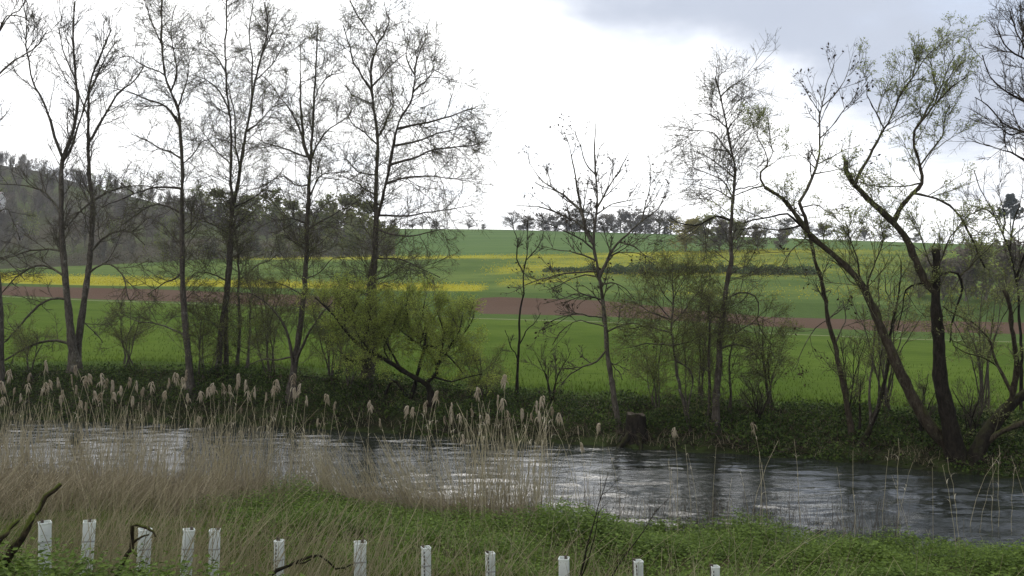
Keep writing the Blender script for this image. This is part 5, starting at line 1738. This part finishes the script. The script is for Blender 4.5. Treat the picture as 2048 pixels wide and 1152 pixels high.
def near_scatter(n, x0, x1, s0, s1, p=1.0):
    """points on the near slope: photo columns x0..x1, s = metres back from the waterline"""
    px = rng.uniform(x0, x1, n)
    yw = py_to_Y0(near_water_py(px))
    s_ = s0 + (s1 - s0) * rng.random(n) ** p
    Y = yw - s_
    X = (px - W / 2) / F * Y
    return px, X, Y, s_


def mound(X, Y, px):
    m_ = 0.42 * np.exp(-(((px - 605) / 75) ** 2)) * np.exp(-((near_Y(X) - Y - 1.5) / 1.4) ** 2)
    m_ += 0.34 * np.exp(-(((px - 1140) / 90) ** 2)) * np.exp(-((near_Y(X) - Y - 1.8) / 1.4) ** 2)
    m_ += 0.22 * np.exp(-(((px - 1520) / 70) ** 2)) * np.exp(-((near_Y(X) - Y - 1.6) / 1.2) ** 2)
    return m_


N = 17000
px, X, Y, s_ = near_scatter(N, 380, 2180, 0.25, 8.0, 1.25)
ok = rng.random(N) < np.interp(px, [380, 470, 560], [0.12, 0.55, 1.0]) * (0.30 + 0.9 * vnoise(X * 0.8, Y * 0.8, 31)) * np.where(s_ > 5, 0.75, 1.0)
px, X, Y, s_ = px[ok], X[ok], Y[ok], s_[ok]
n = len(px)
z = near_z(X, Y)
hs = (0.20 + 0.36 * vnoise(X * 1.1, Y * 1.1, 33)) * rng.uniform(.7, 1.25, n) * np.interp(s_, [0.2, 1.0, 4, 8], [.6, 1, .9, .8]) + mound(X, Y, px)
stem0 = np.stack([X, Y, z], 1)
LPS = 11
lv = np.repeat(np.arange(n), LPS)
u = np.tile(np.linspace(0.25, 1.0, LPS), n) + rng.normal(size=n * LPS) * 0.03
pos = stem0[lv] + np.stack([rng.normal(size=n * LPS) * .035, rng.normal(size=n * LPS) * .035, hs[lv] * u], 1)
a = rng.random(n * LPS) * 6.283
ax = norm(np.stack([np.cos(a), np.sin(a), rng.uniform(-.35, .35, n * LPS)], 1))
nrm = norm(np.stack([rng.normal(size=n * LPS) * .35, rng.normal(size=n * LPS) * .35, np.ones(n * LPS)], 1))
szp = 0.62 + 0.95 * vnoise(X * 1.3 + 9, Y * 1.3, 44) ** 1.5
V, Q = leaf_quads(pos, ax, rng.uniform(.045, .095, n * LPS) * (1.15 - .35 * u) * szp[lv], .62, nrm)
link('nettles', Geo().add(V, Q).mesh('nettles', M['nettle'], False), label='lush green nettles covering the near slope', kind='stuff')

# leafy fringe in front at the lower left
N = 3600
X = rng.uniform(-4.6, 0.1, N)
Y = rng.uniform(5.0, 7.0, N)
ok = (Y < np.interp(X, [-4.5, -1.6, -0.5], [6.7, 6.4, 5.4]))
X, Y = X[ok], Y[ok]
n = len(X)
z = near_z(X, Y)
lv = np.repeat(np.arange(n), 9)
u = np.tile(np.linspace(.1, 1, 9), n)
hs = rng.uniform(.10, .34, n)
pos = np.stack([X, Y, z], 1)[lv] + np.stack([rng.normal(size=n * 9) * .03, rng.normal(size=n * 9) * .03, hs[lv] * u], 1)
a = rng.random(n * 9) * 6.283
ax = norm(np.stack([np.cos(a), np.sin(a), rng.uniform(-.3, .4, n * 9)], 1))
nrm = norm(np.stack([rng.normal(size=n * 9) * .4, rng.normal(size=n * 9) * .4, np.ones(n * 9)], 1))
V, Q = leaf_quads(pos, ax, rng.uniform(.025, .06, n * 9), .65, nrm)
link('ground_ivy', Geo().add(V, Q).mesh('ground_ivy', M['nettle'], False), label='low leafy weeds along the top of the embankment', kind='stuff')

# green grass
N = 17000
px, X, Y, s_ = near_scatter(N, -150, 2180, 0.4, 11.0)
ok = rng.random(N) < (0.25 + 0.8 * vnoise(X * 0.9 + 5, Y * 0.9, 36)) * np.where((s_ < 6) & (px > 450), .3, np.where(px < 420, .45, 1))
X, Y, px, s_ = X[ok], Y[ok], px[ok], s_[ok]
z = near_z(X, Y)
a = rng.random(len(X)) * 6.283
V, Q = blades(np.stack([X, Y, z], 1), np.stack([np.cos(a) + .3, np.sin(a), 0 * a], 1), rng.uniform(.25, .65, len(X)), .011, rng.uniform(.15, .9, len(X)), 4)
link('grass', Geo().add(V, Q).mesh('grass', M['grass'], False), label='green grass growing among the straw on the near slope', kind='stuff')

# dead straw-coloured grass stalks
N = 9500
px, X, Y, s_ = near_scatter(N, -150, 2150, 1.0, 14.5)
ok = (rng.random(N) < np.interp(px, [0, 420, 600, 760, 1050, 1150, 1450, 2048], [.55, .5, .42, .4, .34, .4, .2, .12]) * np.where((s_ < 6.5) & (px > 430), .12, np.where(px > 430, .6, 1))) & (Y > 6.0)
X, Y, px, s_ = X[ok], Y[ok], px[ok], s_[ok]
n = len(X)
z = near_z(X, Y)
h = rng.uniform(.45, 1.15, n) * np.where(s_ < 4, .75, 1.0)
dirv = np.stack([np.interp(px, [0, 700, 1100, 1500], [.38, .32, .05, .1]) + rng.normal(size=n) * .3, rng.normal(size=n) * .25, np.ones(n)], 1)
bend = rng.normal(size=(n, 3)) * np.array([.22, .2, .08])
s4 = np.linspace(0, 1, 5)[None, :, None]
pp = np.stack([X, Y, z], 1)[:, None] + h[:, None, None] * (dirv[:, None] * s4 + bend[:, None] * s4 ** 2)
V, Q, _ = tubes(pp, np.linspace(.0036, .0016, 5)[None].repeat(n, 0), 3)
link('dry_grass', Geo().add(V, Q).mesh('dry_grass', M['straw'], False), label='thin dry grass stalks leaning over the near slope', kind='stuff')

# more straw close to the row of guards
N = 1500
px = rng.uniform(120, 1560, N)
Y = rng.uniform(6.2, 8.6, N)
X = (px - W / 2) / F * Y
ok = rng.random(N) < np.interp(px, [120, 300, 760, 1000, 1250, 1560], [.6, 1, .9, .6, .7, .3])
X, Y, px = X[ok], Y[ok], px[ok]
n = len(X)
z = near_z(X, Y)
h = rng.uniform(.6, 1.35, n)
dirv = np.stack([np.interp(px, [0, 700, 1000, 1150, 1500], [.36, .34, .1, -.15, .15]) + rng.normal(size=n) * .22, rng.normal(size=n) * .2, np.ones(n)], 1)
bend = rng.normal(size=(n, 3)) * np.array([.2, .15, .06])
pp = np.stack([X, Y, z], 1)[:, None] + h[:, None, None] * (dirv[:, None] * s4 + bend[:, None] * s4 ** 2)
V, Q, _ = tubes(pp, np.linspace(.0034, .0013, 5)[None].repeat(n, 0), 3)
link('dry_grass', Geo().add(V, Q).mesh('dry_grass', M['straw'], False), label='dry grass stalks standing around the white tree guards', kind='stuff')

# thin dark weed stems along the water to the right
N = 420
px, X, Y, s_ = near_scatter(N, 1120, 1800, 0.1, 0.9)
z = near_z(X, Y)
h = rng.uniform(.5, 1.15, N)
dirv = np.stack([rng.normal(size=N) * .22, rng.normal(size=N) * .15, np.ones(N)], 1)
pp = np.stack([X, Y, z], 1)[:, None] + h[:, None, None] * (dirv[:, None] * s4 + rng.normal(size=(N, 1, 3)) * .1 * s4 ** 2)
V, Q, _ = tubes(pp, np.linspace(.004, .002, 5)[None].repeat(N, 0), 3)
link('dead_weed_stems', Geo().add(V, Q).mesh('dead_weed_stems', M['dry_twig'], False), label='thin brown weed stems at the near water edge', kind='stuff')

# ------------------------------------------------------------------ tree guards
rng = np.random.default_rng(99)
GUARDS = [
    # left px, right px, top py, Y, yaw, lean x, stake side, printed slots, label
    (78, 102, 1043, 7.2, 0.10, -0.01, -0.2, 0, 'white plastic tree guard at the far left of the row, beside the mossy branch'),
    (166, 190, 1043, 7.2, -0.05, 0.05, 0.0, 0, 'second white tree guard from the left, leaning slightly among dry stalks'),
    (277, 304, 1059, 7.0, 0.20, 0.05, 0.3, 0, 'white tree guard behind the hooked mossy branch'),
    (366, 389, 1060, 7.3, 0.10, 0.06, 0.25, 0, 'pale tree guard, left one of the close pair in tall straw'),
    (418, 440, 1060, 7.3, -0.15, 0.02, 0.3, 1, 'tree guard with dark slots down its front, right one of the close pair'),
    (545, 568, 1081, 7.2, -0.55, 0.0, -0.3, 1, 'tree guard turned to show a slotted side, above the fallen twig'),
    (708, 733, 1084, 7.3, 0.05, 0.0, 0.2, 0, 'plain tree guard just right of the fallen twig'),
    (841, 862, 1093, 7.6, 0.28, -0.01, -0.3, 1, 'tree guard with a slotted left edge, midway along the row'),
    (970, 991, 1105, 7.6, 0.28, -0.01, -0.3, 1, 'tree guard with a dark stake top at its left corner, fourth from the right end'),
    (1117, 1139, 1115, 7.6, -0.12, 0.0, 0.15, 0, 'open-topped tree guard left of the dark sapling stems'),
    (1266, 1289, 1122, 7.6, 0.40, 0.0, -0.4, 1, 'tree guard with a dark slotted left side, right of the dark sapling stems'),
    (1420, 1440, 1132, 7.7, 0.35, 0.0, -0.4, 1, 'shortest showing tree guard at the right end of the row'),
]
for gl, grr, gt, Y, yaw, lx, st, slots, lab in GUARDS:
    top = P((gl + grr) / 2, gt, Y)
    vis = (grr - gl) * Y / F
    wd = vis / (abs(math.cos(yaw)) + abs(math.sin(yaw)))
    zg = float(near_z(top[0], Y)) - 0.05
    h = max(top[2] - zg, 0.75)
    zg = top[2] - h
    root = link('tree_guard', None, label=lab, cat='tree guard', group='white tree guards in a row', loc=(top[0] - lx * h, Y, zg))
    root.rotation_euler = (rng.normal() * 0.01, math.atan(lx), yaw - math.atan2(top[0], Y))
    a, b = wd / 2, wd / 2 - 0.004
    rr = 0.012
    # square tube with rounded corners and a rolled rim
    def ring(hw, z, rc):
        q = []
        for cxs, cys, a0 in ((1, -1, -math.pi / 2), (1, 1, 0), (-1, 1, math.pi / 2), (-1, -1, math.pi)):
            for k in range(3):
                an_ = a0 + k * math.pi / 4
                q.append((cxs * (hw - rc) + math.cos(an_) * rc, cys * (hw - rc) + math.sin(an_) * rc, z))
        return np.array(q)
    rings = [ring(a, 0, rr), ring(a * 1.01, h * .35, rr), ring(a * .985, h * .7, rr), ring(a, h - .02, rr), ring(a + .003, h - .008, rr), ring(a + .001, h, rr), ring(b, h, rr * .7), ring(b, h - .35, rr * .7), ring(b, 0.02, rr * .7)]
    V = np.concatenate(rings)
    V[:, :2] += rng.normal(size=(len(V), 2)) * .0008
    k = 12
    idx = np.arange(len(rings) * k).reshape(len(rings), k)
    Q = np.stack([idx[:-1], np.roll(idx[:-1], -1, 1), np.roll(idx[1:], -1, 1), idx[1:]], -1).reshape(-1, 4)
    link('tube', Geo().add(V, Q).mesh('tube', M['guard'], False), root)
    sx, sy = st * wd, wd * .22
    V, Q = box(sx - .011, sx + .011, sy - .011, sy + .011, -0.05, h + .014)
    link('stake', Geo().add(V, Q).mesh('stake', M['stake'], False), root)
    tw = np.array([[[0.01, 0.0, 0.0], [0.0, .005, h * .6], [0.006, 0.0, h - .12], [rng.normal() * .012, -.004, h - rng.uniform(.03, .1)]]])
    V, Q, T_ = tubes(tw, np.array([[.006, .005, .004, .002]]), 5, True)
    link('sapling_stem', Geo().add(V, Q, T_).mesh('sapling_stem', M['bark_alder']), root)
    for zt in (h - .16, h * .45):
        rg = np.array([ring(a + .0025, zt - .006, rr + .002), ring(a + .0025, zt + .006, rr + .002)]).reshape(-1, 3)
        i_ = np.arange(12)
        j_ = (i_ + 1) % 12
        link('tie', Geo().add(rg, np.stack([i_, j_, j_ + 12, i_ + 12], 1)).mesh('tie', M['tie']), root)
    if slots:
        xs_ = -a * .72 if yaw >= 0 else -a * .2
        for k in range(9):
            zc = h - .05 - k * .032
            V, Q = box(xs_ - .0035, xs_ + .0035, -a - .0022, -a + .002, zc, zc + .019)
            link('slot', Geo().add(V, Q).mesh('slot', M['slot'], False), root)

# ------------------------------------------------------------------ dead branches in the foreground
rng = np.random.default_rng(103)
Yf = 6.2
stick('mossy_branch', 'thick mossy dead branch rising to the right at the lower left corner', 'branch',
      [P(-30, 1190, Yf), P(15, 1115, Yf), P(48, 1065, Yf), P(72, 1025, Yf + .1), P(92, 995, Yf + .15), P(122, 968, Yf + .2)], (0.036, 0.014), M["bark_mossy"],
      [([P(70, 1030, Yf + .1), P(64, 1040, Yf), P(52, 1062, Yf - .05)], .012, .006)])
stick('mossy_branch', 'shorter mossy dead branch cut by the left edge, beside the thick one', 'branch',
      [P(-40, 1140, Yf - .1), P(0, 1080, Yf - .1), P(18, 1062, Yf), P(36, 1038, Yf + .1)], (0.028, 0.012), M['bark_mossy'])
stick('mossy_branch', 'hooked mossy dead branch arching over the third tree guard', 'branch',
      [P(225, 1175, 6.4), P(243, 1130, 6.4), P(258, 1105, 6.4), P(266, 1090, 6.4), P(263, 1068, 6.4), P(264, 1052, 6.4), P(278, 1050, 6.4), P(298, 1058, 6.4), P(308, 1066, 6.38), P(311, 1074, 6.36)], (0.020, 0.007), M['bark_mossy'],
      [([P(266, 1086, 6.4), P(278, 1076, 6.38), P(297, 1069, 6.36)], .011, .006),
       ([P(264, 1098, 6.4), P(268, 1106, 6.36), P(274, 1111, 6.33)], .009, .006)])
stick('fallen_twig', 'dark fallen twig arching along the bottom edge between two guards', 'branch',
      [P(520, 1165, 6.6), P(560, 1138, 6.6), P(600, 1121, 6.6), P(638, 1110, 6.6), P(655, 1122, 6.6), P(675, 1138, 6.6), P(706, 1128, 6.65)], (0.016, 0.005), M['bark_dark'],
      [([P(585, 1128, 6.6), P(610, 1125, 6.6), P(632, 1112, 6.6)], .009, .004)])
Yq = 8.6
stick('dark_sapling', 'thin dark leafless sapling standing in front of the river, right of centre', 'sapling',
      [P(1150, 1190, Yq), P(1166, 1130, Yq), P(1178, 1080, Yq), P(1192, 1030, Yq), P(1200, 1000, Yq), P(1210, 970, Yq), P(1216, 945, Yq)], (0.011, 0.0025), M['bark_dark'],
      [([P(1204, 990, Yq), P(1222, 975, Yq), P(1240, 950, Yq)], .004, .0015),
       ([P(1200, 1000, Yq), P(1201, 965, Yq), P(1199, 938, Yq)], .004, .0015),
       ([P(1190, 1035, Yq), P(1172, 1015, Yq), P(1168, 970, Yq)], .004, .0015),
       ([P(1186, 1050, Yq), P(1215, 1030, Yq), P(1235, 1005, Yq)], .004, .0015),
       ([P(1192, 1030, Yq), P(1212, 1008, Yq), P(1222, 1000, Yq)], .003, .0015),
       ([P(1150, 1185, Yq), P(1176, 1120, Yq), P(1196, 1040, Yq), P(1198, 1022, Yq)], .008, .004)])
stick('dark_sapling', 'slanting dark leafless sapling leaning right over the near slope', 'sapling',
      [P(1205, 1190, Yq), P(1240, 1125, Yq), P(1270, 1085, Yq), P(1292, 1055, Yq), P(1305, 1030, Yq), P(1322, 1012, Yq), P(1345, 990, Yq)], (0.009, 0.002), M['bark_dark'],
      [([P(1298, 1045, Yq), P(1300, 1025, Yq), P(1296, 1012, Yq)], .003, .0015),
       ([P(1310, 1024, Yq), P(1318, 1012, Yq), P(1316, 1002, Yq)], .003, .0015),
       ([P(1280, 1070, Yq), P(1298, 1055, Yq), P(1306, 1045, Yq)], .003, .0015)])

# ------------------------------------------------------------------ haze
HAZE = 0.00019
if HAZE:
    m, t = new_mat('haze')
    v_ = t.add('ShaderNodeVolumePrincipled', {'Color': (0.85, 0.90, 1.0), 'Density': HAZE, 'Anisotropy': 0.3})
    t.add('ShaderNodeOutputMaterial', {1: v_.outputs[0]})
    V, Q = box(-5200, 5200, -200, 5200, -32, 110)
    o = link('haze', Geo().add(V, Q).mesh('haze', m, False), kind='stuff', label='thin pale haze over the valley')

tot = sum(len(o.data.polygons) * 2 for o in sc.objects if o.type == 'MESH')
uniq = sum(sum(p_.loop_total - 2 for p_ in me.polygons) if len(me.polygons) < 20000 else 2 * len(me.polygons) for me in bpy.data.meshes)
print('TRIS unique', uniq, 'objects', len(sc.objects))
